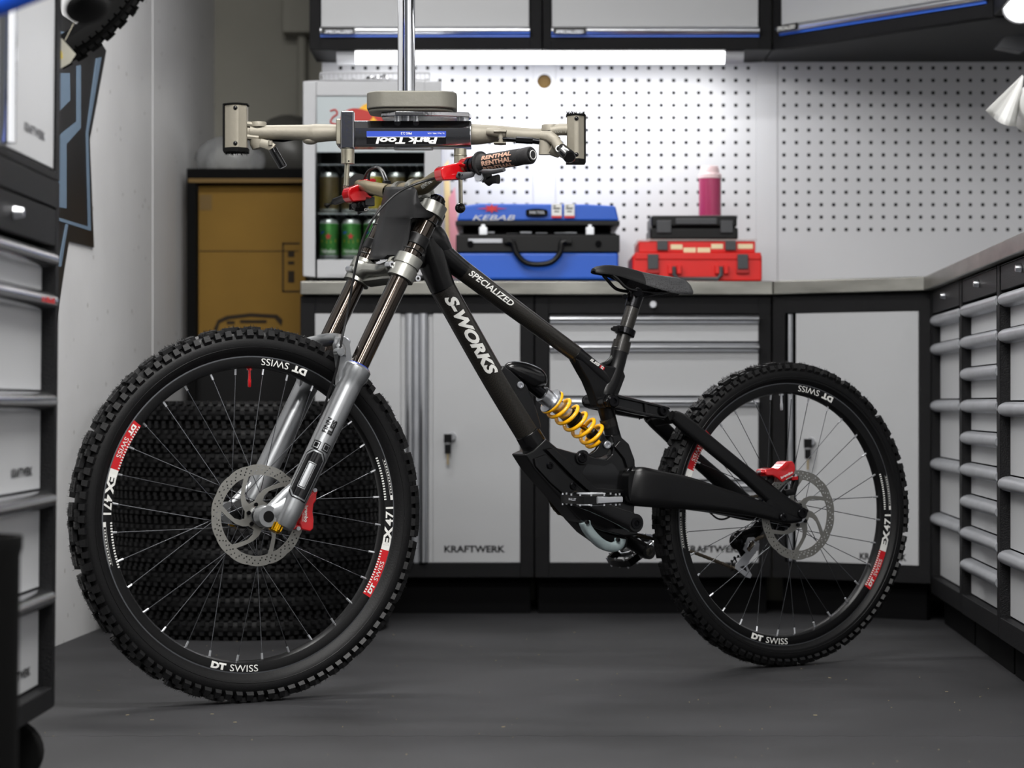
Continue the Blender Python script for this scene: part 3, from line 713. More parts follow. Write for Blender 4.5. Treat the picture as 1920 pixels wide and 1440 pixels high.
for k in range(130):
    a = 2*PI*k/130; d = e1*math.cos(a)+e2*math.sin(a); tg = -e1*math.sin(a)+e2*math.cos(a)
    mt = Matrix((d, tg, HW_ax)).transposed()
    for yy, rr_ in ((-.018, .295), (-.007, .3055), (.007, .3055), (.018, .295)):
        b.cbox(Hc+d*(rr_+r3.uniform(-.001, .001))+HW_ax*yy+tg*(.006 if yy > 0 and k % 2 else 0), (.006, .0105, .009), mt)
tag(b.build('tread', 'black_soft', rimo, smooth=False), kind='stuff')
for k in range(16):
    a = 2*PI*k/16; d = e1*math.cos(a)+e2*math.sin(a)
    b = MB(); b.cyl(Hc+d*.02, Hc+d*.259, .0012, 5); b.build('spoke', 'spoke', rimo)
b = MB(); b.cyl(Hc-HW_ax*.05, Hc+HW_ax*.05, .022, 16); b.build('hub', 'rim', rimo)
hb = t
b = MB(); b.tube([Hc+Vector((0, 0, .225)), Hc+Vector((0, -.03, .28)), Hc+Vector((.03, -.03, .34)), Vector((Hc.x+.03, Hc.y-.03, CEIL))], .006, 8); tag(b.build('wheel_hook', 'steel_dull'), 'steel hook from the ceiling holding the hanging bicycle', 'hook')
t = thing('paper_tag', 'crumpled pale paper tag with yellow stripe beside the hanging bicycle wheel', 'tag', P(115, 100, 3.97)); o0 = Vector(t.location)
b = MB(); b.prism([(100, 60), (118, 74), (143, 102), (131, 117), (118, 128), (100, 134), (80, 106)], lambda a, c, t_: P(a, c, 3.97+.0008*t_)-o0+Vector((0, .006*math.sin(a*.2), 0))); b.build('sheet', 'tag_paper', t)
b = MB(); b.prism([(108, 84), (114, 82), (119, 117), (112, 119)], lambda a, c, t_: P(a, c, 3.967+.0008*t_)-o0); b.build('yellow_stripe', 'tag_yellow', t)
b = MB(); b.tube([P(122, 76, 3.97)-o0, P(140, 40, 3.98)-o0, P(165, -20, 3.98)-o0], .0007, 6); b.build('string', 'steel_dull', t)
# blue bicycle tube with black saddle, close to the camera, blurred
t = hb; o0 = Vector((0, 0, 0))
b = MB(); b.tube([P(-160, 60, 2.7)-o0, P(0, 3, 2.7)-o0, P(120, -45, 2.7)-o0, P(210, -80, 2.7)-o0], .0155, 16); b.tube([P(120, -45, 2.7)-o0, P(150, -190, 2.7)-o0, P(158, -260, 2.7)-o0], .015, 14)
for s_ in (-.045, .045): b.tube(cat([tuple(P(158, -230, 2.7)), tuple(Vector((-.50+s_*.6, 2.95, 1.30))), tuple(Vector((-.60+s_*.8, 3.70, 1.50))), tuple(Vector((-.66+s_*.3, 4.05+s_*.9, 1.50))), tuple(Hc+HW_ax*(s_*1.1))], 5), .011, 10)
b.build('frame', 'blue_gloss', t)
b = MB(); mt = Matrix.Rotation(math.radians(-26), 3, 'Y'); b.ball(P(163, 14, 3.0)-o0, (.0275, .06, .0165), 20, mt=mt); b.tube([P(163, 10, 3.0)-o0, P(168, -40, 2.9)-o0, P(158, -190, 2.7)-o0], .010, 10)
b.build('saddle', 'black_soft', t)
hb.location = Hc
for ch_ in hb.children: ch_.location = -Hc

# ------------------------------------------------------------------ niche behind: rack with box, bags
t = thing('storage_rack', 'black storage rack with dark top board in the niche beside the fridge', 'rack', (X(460, 7.6), 7.6, 0)); o0 = Vector(t.location)
d = 7.42; b = MB(); x0, x1 = X(350, d), X(600, 7.42)-.01
zt_ = Z(316, d); b.box((x0-o0.x, d-o0.y, zt_-.03), (x1-o0.x, 7.98-o0.y, zt_)); b.build('top_board', 'black_soft', t, bevel=.002)
b = MB(); b.box((x0-o0.x+.005, d-o0.y-.002, zt_-.043), (x1-o0.x, d-o0.y+.02, zt_-.0305)); b.build('board_edge', 'cardboard_edge', t)
for (xa, ya) in ((x0, d), (x1-.03, d), (x0, 7.93), (x1-.03, 7.93)):
    b = MB(); b.box((xa-o0.x, ya-o0.y, 0), (xa-o0.x+.028, ya-o0.y+.03, zt_-.031)); b.build('post', 'black_soft', t)
for zz in (.55, .80):
    b = MB(); b.box((x0-o0.x+.029, d-o0.y+.005, zz-.02), (x1-o0.x-.031, 7.92-o0.y, zz)); b.build('shelf', 'black_soft', t)
t = thing('cardboard_box', 'large brown cardboard box with black print inside the dark rack', 'box', (X(465, 7.5), 7.7, .801)); o0 = Vector(t.location)
x0, x1 = X(372, 7.46), X(600, 7.46)-.045
b = MB(); b.box((x0-o0.x, 7.46-o0.y, 0), (x1-o0.x, 7.9-o0.y, Z(347, 7.46)-.801)); b.build('carton', 'cardboard', t, bevel=.002)
def cmark(name, quads, m_='cardboard_mark'):
    b = MB()
    for q in quads: b.add([P(a, c, 7.4585)-o0 for a, c in q], [tuple(range(len(q)))])
    return b.build(name, m_, t, smooth=False, fix=False)
def rq(a, c, e, f_): return [(a, c), (e, c), (e, f_), (a, f_)]
cmark('printed_frame', [rq(529, 455, 562, 458), rq(529, 545, 562, 548), rq(529, 455, 532, 548), rq(540, 470, 552, 482), rq(540, 490, 552, 496), rq(540, 508, 552, 530)])
cmark('printed_drawing', [[(400, 618), (408, 600), (425, 592), (470, 587), (520, 590), (530, 600), (528, 612), (521, 604), (515, 597), (470, 594), (428, 599), (412, 606), (408, 620)], rq(425, 602, 440, 608), rq(450, 600, 500, 606)])
cmark('label', [rq(374, 365, 397, 394)], 'cardboard_edge')
cmark('tape_seam', [rq(373, 470, 560, 471.5)])
t = thing('niche_shadow_block', 'black crate shape standing in for the shadow in the niche above the tyres', 'crate', (X(455, 7.5), 7.6, .5505)); o0 = Vector(t.location)  # black crate added to stand in for the dark shadow in the niche
b = MB(); xa, xb = X(372, 7.5)-o0.x, X(575, 7.5)-o0.x; hz = .215
b.box((xa, -.14, 0), (xb, .25, .012)); b.box((xa, -.14, .012), (xa+.01, .25, hz)); b.box((xb-.01, -.14, .012), (xb, .25, hz)); b.box((xa+.01, -.14, .012), (xb-.01, -.13, hz)); b.box((xa+.01, .24, .012), (xb-.01, .25, hz))
b.build('bin', 'black_plastic', t, bevel=.003)
b = MB(); b.box((xa-.006, -.147, hz-.02), (xb+.006, -.14, hz)); b.build('lip', 'black_plastic', t, bevel=.002)
# plastic bags on top of the rack
def blob(name, label, c, rad, m_, seed, amp=.16, sub=24):
    r4 = random.Random(seed); ph = [(r4.uniform(0, 6), r4.uniform(2, 6), r4.uniform(2, 6)) for _ in range(6)]
    b = MB(); vs = []; n = sub; rg = n//2
    for i in range(rg+1):
        th = PI*i/rg
        for k in range(n):
            a = 2*PI*k/n; s_ = 1+amp*sum(math.sin(p0+p1*a+p2*th)/3 for p0, p1, p2 in ph[:4])*math.sin(th)
            zz = math.cos(th)*rad[2]*s_
            vs.append(Vector((rad[0]*math.sin(th)*math.cos(a)*s_, rad[1]*math.sin(th)*math.sin(a)*s_, max(zz, -rad[2]*.55)+rad[2]*.55)))
    fs = [(i*n+k, (i+1)*n+k, (i+1)*n+(k+1) % n, i*n+(k+1) % n) for i in range(rg) for k in range(n)]
    b.add(vs, fs); o = b.build(name, m_, angle=60); o.location = c; return tag(o, label, 'bag')
zt2 = Z(316, 7.42)
blob('plastic_bag', 'clear crumpled plastic bag on the rack behind the left clamp', (X(432, 7.55), 7.56, zt2+.001), (.10, .085, .075), 'bag_clear', 3)
blob('packed_bag', 'dark grey wrapped bundle on the rack next to the fridge', (X(540, 7.7), 7.80, zt2+.001), (.13, .12, .135), 'bag_grey', 9)

# ------------------------------------------------------------------ drinks fridge
t = thing('drinks_fridge', 'white glass-door drinks fridge full of cans on the steel worktop', 'fridge', (X(699, 6.9), 6.9, ZT)); o0 = Vector(t.location)
D = 6.86
def fp(px, py, d_=D): return P(px, py, d_)-o0
def fb(b, a, c, e, f_, d0, d1, mi=0):
    q0 = P(a, f_, D); q1 = P(e, c, D); b.box((q0.x-o0.x, d0-o0.y, q0.z-o0.z), (q1.x-o0.x, d1-o0.y, q1.z-o0.z), mi)
zb_ = Z(527, 6.78)
b = MB(); L_, R_, T_, B_f = 570, 826, 152, 518
# cabinet shell
fb(b, L_, T_, L_+16, B_f, D+.03, 7.2); fb(b, R_-16, T_, R_, B_f, D+.03, 7.2); fb(b, L_+16, T_, R_-16, T_+16, D+.03, 7.2); fb(b, L_+16, B_f-20, R_-16, B_f, D+.03, 7.2); fb(b, L_+16, T_+16, R_-16, B_f-20, 7.18, 7.2)
b.build('shell', 'white_plastic', t, bevel=.003)
b = MB(); fb(b, L_+16.5, T_+16.5, R_-16.5, B_f-20.5, 7.15, 7.18); b.build('lining', 'fridge_in', t)
for fx in (L_+20, R_-36):
    for dy in (D+.05, 7.12): b = MB(); b.cyl((X(fx, D)-o0.x, dy-o0.y, 0.0005), (X(fx, D)-o0.x, dy-o0.y, Z(B_f, D)-o0.z), .012, 12); b.build('foot', 'black_plastic', t)
b = MB(); fb(b, L_-2, T_, 593, B_f, D, D+.028); fb(b, 797, T_, R_+2, B_f, D, D+.028); fb(b, 593, T_, 797, 180, D, D+.028); fb(b, 593, 487, 797, B_f, D, D+.028)
dr = b.build('door', 'white_plastic', t, bevel=.003)
b = MB(); fb(b, 593.5, 180.5, 796.5, 285, D+.004, D+.012); b.build('sign_panel', 'sign_grey', dr)
b = MB(); fb(b, 593.5, 285.5, 796.5, 486.5, D+.006, D+.010); b.build('glass', 'glass', dr)
# bull and sun emblem
b = MB(); sx, sz_ = 700, 222
b.add([fp(sx+34*math.cos(a), sz_-30*math.sin(a), D+.0034) for a in [2*PI*i/28 for i in range(28)]], [tuple(range(28))]); b.build('emblem_sun', 'logo_yellow', dr, smooth=False, fix=False)
b = MB()
b.add([fp(a, c, D+.0028) for a, c in cat([(636, 228), (645, 210), (662, 203), (684, 206), (700, 214), (694, 226), (684, 233), (676, 240), (668, 232), (656, 236), (648, 246), (640, 240)], 4, True)], [tuple(range(48))])
tl = cat([(638, 226), (630, 233), (620, 229), (624, 220), (632, 214), (629, 206), (619, 208)], 5)
b.tube([fp(a, c, D+.003) for a, c in tl], .0026, 6)
b.add([fp(1400-a, c, D+.0028) for a, c in cat([(636, 228), (645, 210), (662, 203), (684, 206), (700, 214), (694, 226), (684, 233), (676, 240), (668, 232), (656, 236), (648, 246), (640, 240)], 4, True)], [tuple(range(48))])
b.build('emblem_bull', 'logo_red', dr, fix=False)
b = MB()
for py in (300.5, 393, 480):
    b2 = MB()
    for k in range(15): b2.tube([(X(597+k*14, D)-o0.x, 6.90-o0.y, Z(py+6, D)-o0.z), (X(597+k*14, D)-o0.x, 7.14-o0.y, Z(py+6, D)-o0.z)], .0015, 5)
    b2.tube([(X(594, D)-o0.x, 6.9-o0.y, Z(py+6, D)-o0.z), (X(796, D)-o0.x, 6.9-o0.y, Z(py+6, D)-o0.z)], .0025, 6)
    b2.build('wire_shelf', 'worn_alu', t)
# cans and bottles
def can(label, px, zbase, d_, col, hh=.118, r=.029, star=True, bottle=False):
    x = X(px, d_); t = thing('drink_can', label, 'can', (x, d_, zbase), group=None)
    b = MB()
    if bottle: b.lathe([(0, 0), (r, .003), (r, hh*.55), (r*.45, hh*.78), (r*.4, hh), (0, hh)], (0, 0, 0), 'Z', 20)
    else: b.lathe([(0, .002), (r*.78, 0), (r*.98, .008), (r, .014), (r, hh-.012), (r*.84, hh-.002), (r*.82, hh), (r*.78, hh-.003), (0, hh-.003)], (0, 0, 0), 'Z', 24, mis=[1, 1, 1, 0, 1, 1, 1, 1])
    o = b.build('can_body', [col, 'can_silver'], t)
    def cm(u, v, e=.0004): a = u/(r+e); return Vector((math.sin(a)*(r+e), -math.cos(a)*(r+e), v))
    if star:
        b = MB(); st = []
        for k in range(10):
            q = (.011 if k % 2 == 0 else .0045); st.append((q*math.sin(PI*k/5), .066+q*math.cos(PI*k/5)))
        b.add([cm(a, c, .0012) for a, c in st]+[cm(0, .066, .0012)], [(k, (k+1) % 10, 10) for k in range(10)]); b.build('star', 'can_red', t, fix=False)
        b = MB(); b.add([cm(u, v, .0006) for u, v in ((-.022, .05), (-.004, .046), (-.004, .054), (-.022, .058))], [(0, 1, 2, 3)]); b.add([cm(u, v, .0006) for u, v in ((.006, .046), (.024, .05), (.024, .06), (.006, .054))], [(0, 1, 2, 3)]); b.build('ribbon', 'can_yellow', t, fix=False)
        b = MB(); b.add([cm(u, v, .0006) for u, v in ((-.024, .073), (-.012, .077), (-.012, .082), (-.024, .079))], [(0, 1, 2, 3)]); b.build('blue_mark', 'park_blue', t, fix=False)
        b = MB(); text(b, 'Heineken', lambda a, c: cm(a-.0235, .018+c), .047, .014, .02); b.build('lettering', 'decal_white', t, smooth=False, fix=False)
    return t
zr3, zr2, zr1 = Z(486, D)+.0016, Z(399, D)+.0016, Z(306.5, D)+.0016
nm = ['first', 'second', 'third', 'fourth', 'fifth']
for k in range(5): can(f'green can with red star on the lowest fridge shelf, {nm[k]} from the left', 617+k*42-(k*.4), zr3, 6.935, 'can_green', .115)
for k in range(5): can(f'{["golden", "golden", "yellow", "golden", "golden"][k]} can on the middle fridge shelf, {nm[k]} from the left', 617+k*42, zr2, 6.94, ['can_gold', 'can_gold', 'can_yellow', 'can_gold', 'can_gold'][k], .118, star=False)
# wire basket with foil on the fridge
zf = Z(T_, D); t = thing('wire_basket', 'white wire basket with silver foil scraps on top of the fridge', 'basket', (X(706, 6.95), 6.95, zf+.001)); o0 = Vector(t.location)
b = MB(); w2, d2, hh = .155, .09, .022
for zz in (0.002, hh): b.tube([(-w2, -d2, zz), (w2, -d2, zz), (w2, d2, zz), (-w2, d2, zz)], .0022, 6, up=(0, 0, 1), closed=True)
for k in range(25):
    x = -w2+2*w2*k/24; b.tube([(x, -d2, hh), (x, -d2, .002), (x, d2, .002), (x, d2, hh)], .0014, 5, up=(1, 0, 0))
b.build('wires', 'white_plastic', t)
b = MB(); r4 = random.Random(2); vs = []; n = 9
for i in range(n):
    for j in range(6): vs.append((-.03+i*.0085, -.05+j*.015, .006+r4.uniform(0, .02)*(1 if 0 < i < n-1 else .3)))
b.add(vs, [(i*6+j, (i+1)*6+j, (i+1)*6+j+1, i*6+j+1) for i in range(n-1) for j in range(5)]); tag(b.build('foil_scrap', 'chrome_scratched', None, smooth=False, fix=False), 'crumpled silver foil lying in the basket on the fridge', 'foil'); bpy.data.objects['foil_scrap'].location = o0
# coloured paper behind the fridge
t = thing('paper_pennant', 'pastel blue, yellow and pink paper strip hanging on the panel right of the fridge', 'paper', P(845, 380, 7.2)); o0 = Vector(t.location)
for i, (a, e, c) in enumerate(((826, 836, 'pp_blue'), (834, 846, 'pp_yellow'), (842, 857, 'pp_pink'))):
    b = MB(); b.prism([(a-4+i*2, 250+i*60), (e-6+i, 250+i*50), (e, 400), (e+4, 522), (a+2, 522), (a, 400)], lambda u, v, t_: P(u, v, 7.222-i*.004+.001*t_)-o0); b.build('strip', c, t, smooth=False)

# ------------------------------------------------------------------ blue tool case
t = thing('blue_tool_case', 'bright blue tool case, lid ajar, black rim and big black handle, on the worktop', 'case', (X(1008, 6.86), 6.86, ZT+.001)); o0 = Vector(t.location); zb0 = ZT
D = 6.84
def cb(b, a, c, e, f_, d0, d1, mi=0):
    q0 = P(a, f_, D); q1 = P(e, c, D); b.box((q0.x-o0.x, d0-o0.y, q0.z-o0.z), (q1.x-o0.x, d1-o0.y, q1.z-o0.z), mi)
yB = 524.3
b = MB(); cb(b, 857, 473, 1160, yB, D, 7.19); b.build('bottom_shell', 'blue', t, bevel=.008, bseg=3)
b = MB(); cb(b, 855, 440, 1162, 473, D-.004, 7.19); b.build('bottom_rim', 'black_plastic', t, bevel=.003)
b = MB(); cb(b, 861, 437, 1156, 440, D+.01, 7.17); b.build('tool_tray', 'cab_inner', t)
b = MB(); q = [(858, 420), (1160, 420), (1158, 414), (857, 414)]
b = MB(); cb(b, 854, 414, 1162, 423, D-.004, 7.18); b.build('lid_rim', 'black_plastic', t, bevel=.002)
b = MB(); vs = []
fr_ = [(856, 414), (1161, 414), (1154, 381), (1100, 378), (900, 376.5), (866, 381)]
for t_ in (0, 1): vs += [P(a, c, D)-o0+Vector((0, .33*t_, .012*(1-t_)*(0 if c > 400 else -.6))) for a, c in fr_]
n = len(fr_); b.add(vs, [tuple(range(n)), tuple(range(2*n-1, n-1, -1))]+[(i, i+n, (i+1) % n+n, (i+1) % n) for i in range(n)]); b.build('lid', 'blue', t, bevel=.006, bseg=3)
b = MB(); cb(b, 866, 423, 1150, 437, D+.17, D+.19); b.build('dark_interior', 'cab_inner', t)
for px in (898, 1098):
    b = MB(); cb(b, px, 426, px+16, 441, D-.008, D+.004); cb(b, px+4, 421, px+12, 427, D-.007, D+.002); b.build('latch', 'satin_alu', t, bevel=.002)
b = MB(); cb(b, 878, 448, 942, 456, D-.010, D-.004); b.build('name_bar', 'worn_alu', t, bevel=.001)
for px in (882, 1122):
    b = MB(); b.cyl(P(px, 457, D-.004)-o0, P(px, 457, D-.012)-o0, .009, 16); b.build('key_lock', 'bolt_black', t)
for px in (905, 950, 975, 1005, 1040, 1060):
    b = MB(); cb(b, px, 430+(px % 7), px+22, 436+(px % 5), D+.04, D+.055); b.build('hand_tool', 'worn_alu', t, bevel=.001)
b = MB(); hp = cat([(952, 452), (962, 456), (968, 474), (985, 492), (1010, 496), (1035, 491), (1050, 474), (1053, 456), (1062, 452)], 5)
b.tube([P(a, c, D-.025)-o0 for a, c in hp], .008, 10); cb(b, 945, 447, 966, 457, D-.03, D-.004); cb(b, 1050, 447, 1072, 457, D-.03, D-.004); b.build('handle', 'black_plastic', t, bevel=.001)
def cflat(name, s, a, yb_, e, ya_, m_, bold=0., shear=0., dd=.009):
    b = MB(); x0 = P(a, yb_, D-dd)-o0; w = P(e, ya_, D-dd)-P(a, yb_, D-dd); text(b, s, flat(x0, (1, 0, 0), (0, 0, 1)), w.x, w.z, bold, shear); return b.build(name, m_, t, smooth=False, fix=False)
cflat('lettering', 'KEBAB', 886, 413, 966, 403, 'worn_alu', .01, .3)
b = MB(); st = []
for k in range(16):
    q = 1 if k % 2 == 0 else .45; a_ = 2*PI*k/16; st.append((922+(30 if k in (0, 8) else 18)*q*math.cos(a_), 391-9*q*math.sin(a_)))
b.add([P(a, c, D-.0055)-o0 for a, c in st]+[P(922, 391, D-.0055)-o0], [(k, (k+1) % 16, 16) for k in range(16)]); b.build('star_sticker', 'can_red', t, fix=False, smooth=False)
b = MB(); b.prism(cat([(986, 398), (988, 393), (1006, 391), (1024, 393), (1027, 398), (1024, 404), (1006, 406), (988, 404)], 3, True), lambda a, c, t_: P(a, c, D-.012+.012*t_)-o0); k = b.build('badge', 'gloss_black', t)
cflat('badge_lettering', 'PARK TOOL', 993, 401, 1021, 395.5, 'worn_alu', .02, 0, .0125)
for px in (1034, 1058):
    b = MB(); cb(b, px, 383, px+19, 409, D-.0085, D-.0075); k = b.build('sticker', 'decal_white', t)
    b = MB(); cb(b, px, 405, px+19, 409, D-.009, D-.0086); cb(b, px+3, 390, px+16, 392.5, D-.009, D-.0086, 1); cb(b, px+5, 396, px+14, 398, D-.009, D-.0086, 1); cb(b, px+3, 386, px+8, 388, D-.009, D-.0086, 1); b.build('sticker_print', ['can_red', 'gloss_black'], k)
# ------------------------------------------------------------------ red cases, black case, bottle
t = thing('red_case', 'large red hard case with dark latches at the bottom of the stack', 'case', (X(1308, 6.86), 6.86, ZT+.001)); o0 = Vector(t.location)
b = MB(); cb(b, 1186, 477, 1429, 527.2, D, 7.12); b.build('body', 'red_plastic', t, bevel=.006, bseg=3)
b = MB(); cb(b, 1190, 473.5, 1427, 487, D-.004, 7.12); b.build('lid', 'red_plastic', t, bevel=.003)
for px in (1214, 1382):
    b = MB(); cb(b, px, 477, px+20, 505, D-.014, D-.004); o = b.build('latch', 'dark_grey_plastic', t, bevel=.002)
    b = MB(); cb(b, px-2, 505, px+22, 513, D-.010, D); b.build('latch_seat', 'red_dark', o, bevel=.002)
for px in (1252, 1340):
    b = MB(); cb(b, px, 497, px+8, 514, D-.016, D); cb(b, px+17, 497, px+25, 514, D-.016, D); b.build('handle_mount', 'red_plastic', t, bevel=.002)
b = MB(); b.tube([P(1264, 500, D-.012)-o0, P(1264, 515, D-.014)-o0, P(1272, 523, D-.014)-o0, P(1345, 523, D-.014)-o0, P(1352, 515, D-.014)-o0, P(1352, 500, D-.012)-o0], (.006), 8); b.build('handle', 'dark_grey_plastic', t)
t = thing('parts_organiser', 'red parts organiser with clear lid lying on the large red case', 'case', (X(1307, 6.88), 6.88, Z(473.5, 6.84)+.0008)); o0 = Vector(t.location)
b = MB(); cb(b, 1198, 452, 1417, 473.2, D+.01, 7.1); b.build('body', 'red_plastic', t, bevel=.003)
b = MB(); cb(b, 1196, 448, 1419, 451.8, D+.005, 7.1); b.build('lid', 'clear_lid', t, bevel=.002)
for px in (1232, 1360):
    b = MB(); cb(b, px, 452, px+20, 469, D-.002, D+.0095); b.build('latch', 'dark_grey_plastic', t, bevel=.002)
for a, e, y_ in ((1258, 1280, 458), (1282, 1305, 464), (1308, 1332, 464), (1334, 1356, 457), (1384, 1412, 457)):
    b = MB(); cb(b, a, y_, e, y_+9, D+.008, D+.0098); b.build('cream_label', 'cream', t)
t = thing('black_case', 'black ribbed plastic case on top of the red organiser', 'case', (X(1303, 6.9), 6.9, Z(448, 6.84)+.001)); o0 = Vector(t.location)
b = MB(); cb(b, 1222, 402, 1384, 424, D+.03, 7.08); b.build('upper_shell', 'black_plastic', t, bevel=.006, bseg=3)
b = MB(); cb(b, 1220, 425, 1386, 447.7, D+.03, 7.08); b.build('lower_shell', 'black_plastic', t, bevel=.006, bseg=3)
b = MB(); cb(b, 1232, 412, 1260, 436, D+.020, D+.03); cb(b, 1352, 412, 1376, 436, D+.020, D+.03); cb(b, 1268, 408, 1346, 420, D+.022, D+.03); b.build('rib', 'dark_grey_plastic', t, bevel=.003)
t = thing('drinks_bottle', 'translucent pink bottle with pale cap standing on the black case', 'bottle', (X(1331, 6.99), 6.99, Z(402, D)+.001)); 
r = .0325; hh = (400-303)/FPX*6.99
b = MB(); b.lathe([(0, 0), (r*.96, .002), (r, .01), (r, hh*.76), (0, hh*.76)], (0, 0, 0), 'Z', 28); b.build('body', 'pink_liquid', t)
b = MB(); b.lathe([(0, hh*.763), (r*1.03, hh*.763), (r*1.03, hh*.84), (r*.85, hh*.87), (r*.8, hh*.98), (r*.72, hh), (0, hh)], (0, 0, 0), 'Z', 28); b.build('cap', 'pink_cap', t)
# ------------------------------------------------------------------ stack of tyres lying flat
def tyre_mb(R, w=.031, seg=72):
    b = MB(); i = R-.062
    b.lathe([(i, -w*.45), (i+.010, -w*.8), (i+.026, -w*.93), (i+.042, -w*.85), (i+.052, -w*.55), (i+.0565, 0), (i+.052, w*.55), (i+.042, w*.85), (i+.026, w*.93), (i+.010, w*.8), (i, w*.45), (i+.003, w*.35), (i+.040, w*.6), (i+.0505, 0), (i+.040, -w*.6), (i+.003, -w*.35)], (0, 0, 0), 'Z', seg, closed=True)
    return b
def knobs_mb(R, w, n, jit=0., seed=1):
    b = MB(); rr_ = random.Random(seed); i = R-.062
    for k in range(n):
        for row in range(5):
            if row == 2 and k % 2: continue
            off = (0 if row % 2 == 0 else .5)
            a = 2*PI*(k+off)/n; d = Vector((math.cos(a), math.sin(a), 0)); tg = Vector((-math.sin(a), math.cos(a), 0))
            zz = (-w*.86, -w*.42, 0, w*.42, w*.86)[row]; rr2 = i+(.050, .0585, .0605, .0585, .050)[row]
            mt = Matrix((d, tg, Vector((0, 0, 1)))).transposed(); L = 2*PI*R/n
            b.cbox(d*rr2+Vector((0, 0, zz)), (.013 if row in (0, 4) else .009, L*.5, w*.30), mt)
    return b
TX, TY = X(466, 6.42), 6.415; PT = .0601
src = None; nm = ['lowest', 'second from the bottom', 'third from the bottom', 'fourth from the bottom', 'fifth from the bottom', 'fifth from the top', 'fourth from the top', 'third from the top', 'second from the top', 'topmost']
for k in range(10):
    if src is None:
        tb = tyre_mb(.374, .0295).build('stacked_tyre', 'tyre'); kn = knobs_mb(.374, .0295, 98).build('tread', 'tread', tb, smooth=False); kn['kind'] = 'stuff'; src = tb; o = tb
    else: o = copy_tree(src)
    o.location = (TX+rnd.uniform(-.006, .006), TY+rnd.uniform(-.006, .006), .0300+k*PT); o.rotation_euler = (0, 0, rnd.uniform(0, 6))
    tag(o, f'knobbly black tyre lying in the stack behind the front wheel, {nm[k]}', 'tyre', 'tyres stacked flat on the floor')
# ================================================================== mountain bike
YAW = math.radians(30.02); BF = Vector((-.5237, 4.819, 0)); BX = Vector((math.cos(YAW), math.sin(YAW), 0)); BY = Vector((-math.sin(YAW), math.cos(YAW), 0))
CL = Vector((-BF.dot(BX), -BF.dot(BY), CAMH))        # camera in bike coordinates
def L(px, py, y=0.):
    r = Vector(((px-960)/FPX, 1, 0)); rz = -(py-HOR)/FPX; t = (y+BF.dot(BY))/r.dot(BY)
    return Vector(((r*t-BF).dot(BX), y, CAMH+rz*t))
def LS(pts, y=None): return [L(p[0], p[1], p[2] if y is None else y) for p in pts]
bike = thing('mountain_bike', 'black downhill mountain bike with grey double-crown fork standing in the room centre', 'bicycle', BF, YAW)
RF, RR = .373, .3435
FC = Vector((0, 0, RF)); WB = 1.3165; RC = Vector((WB, 0, RR))

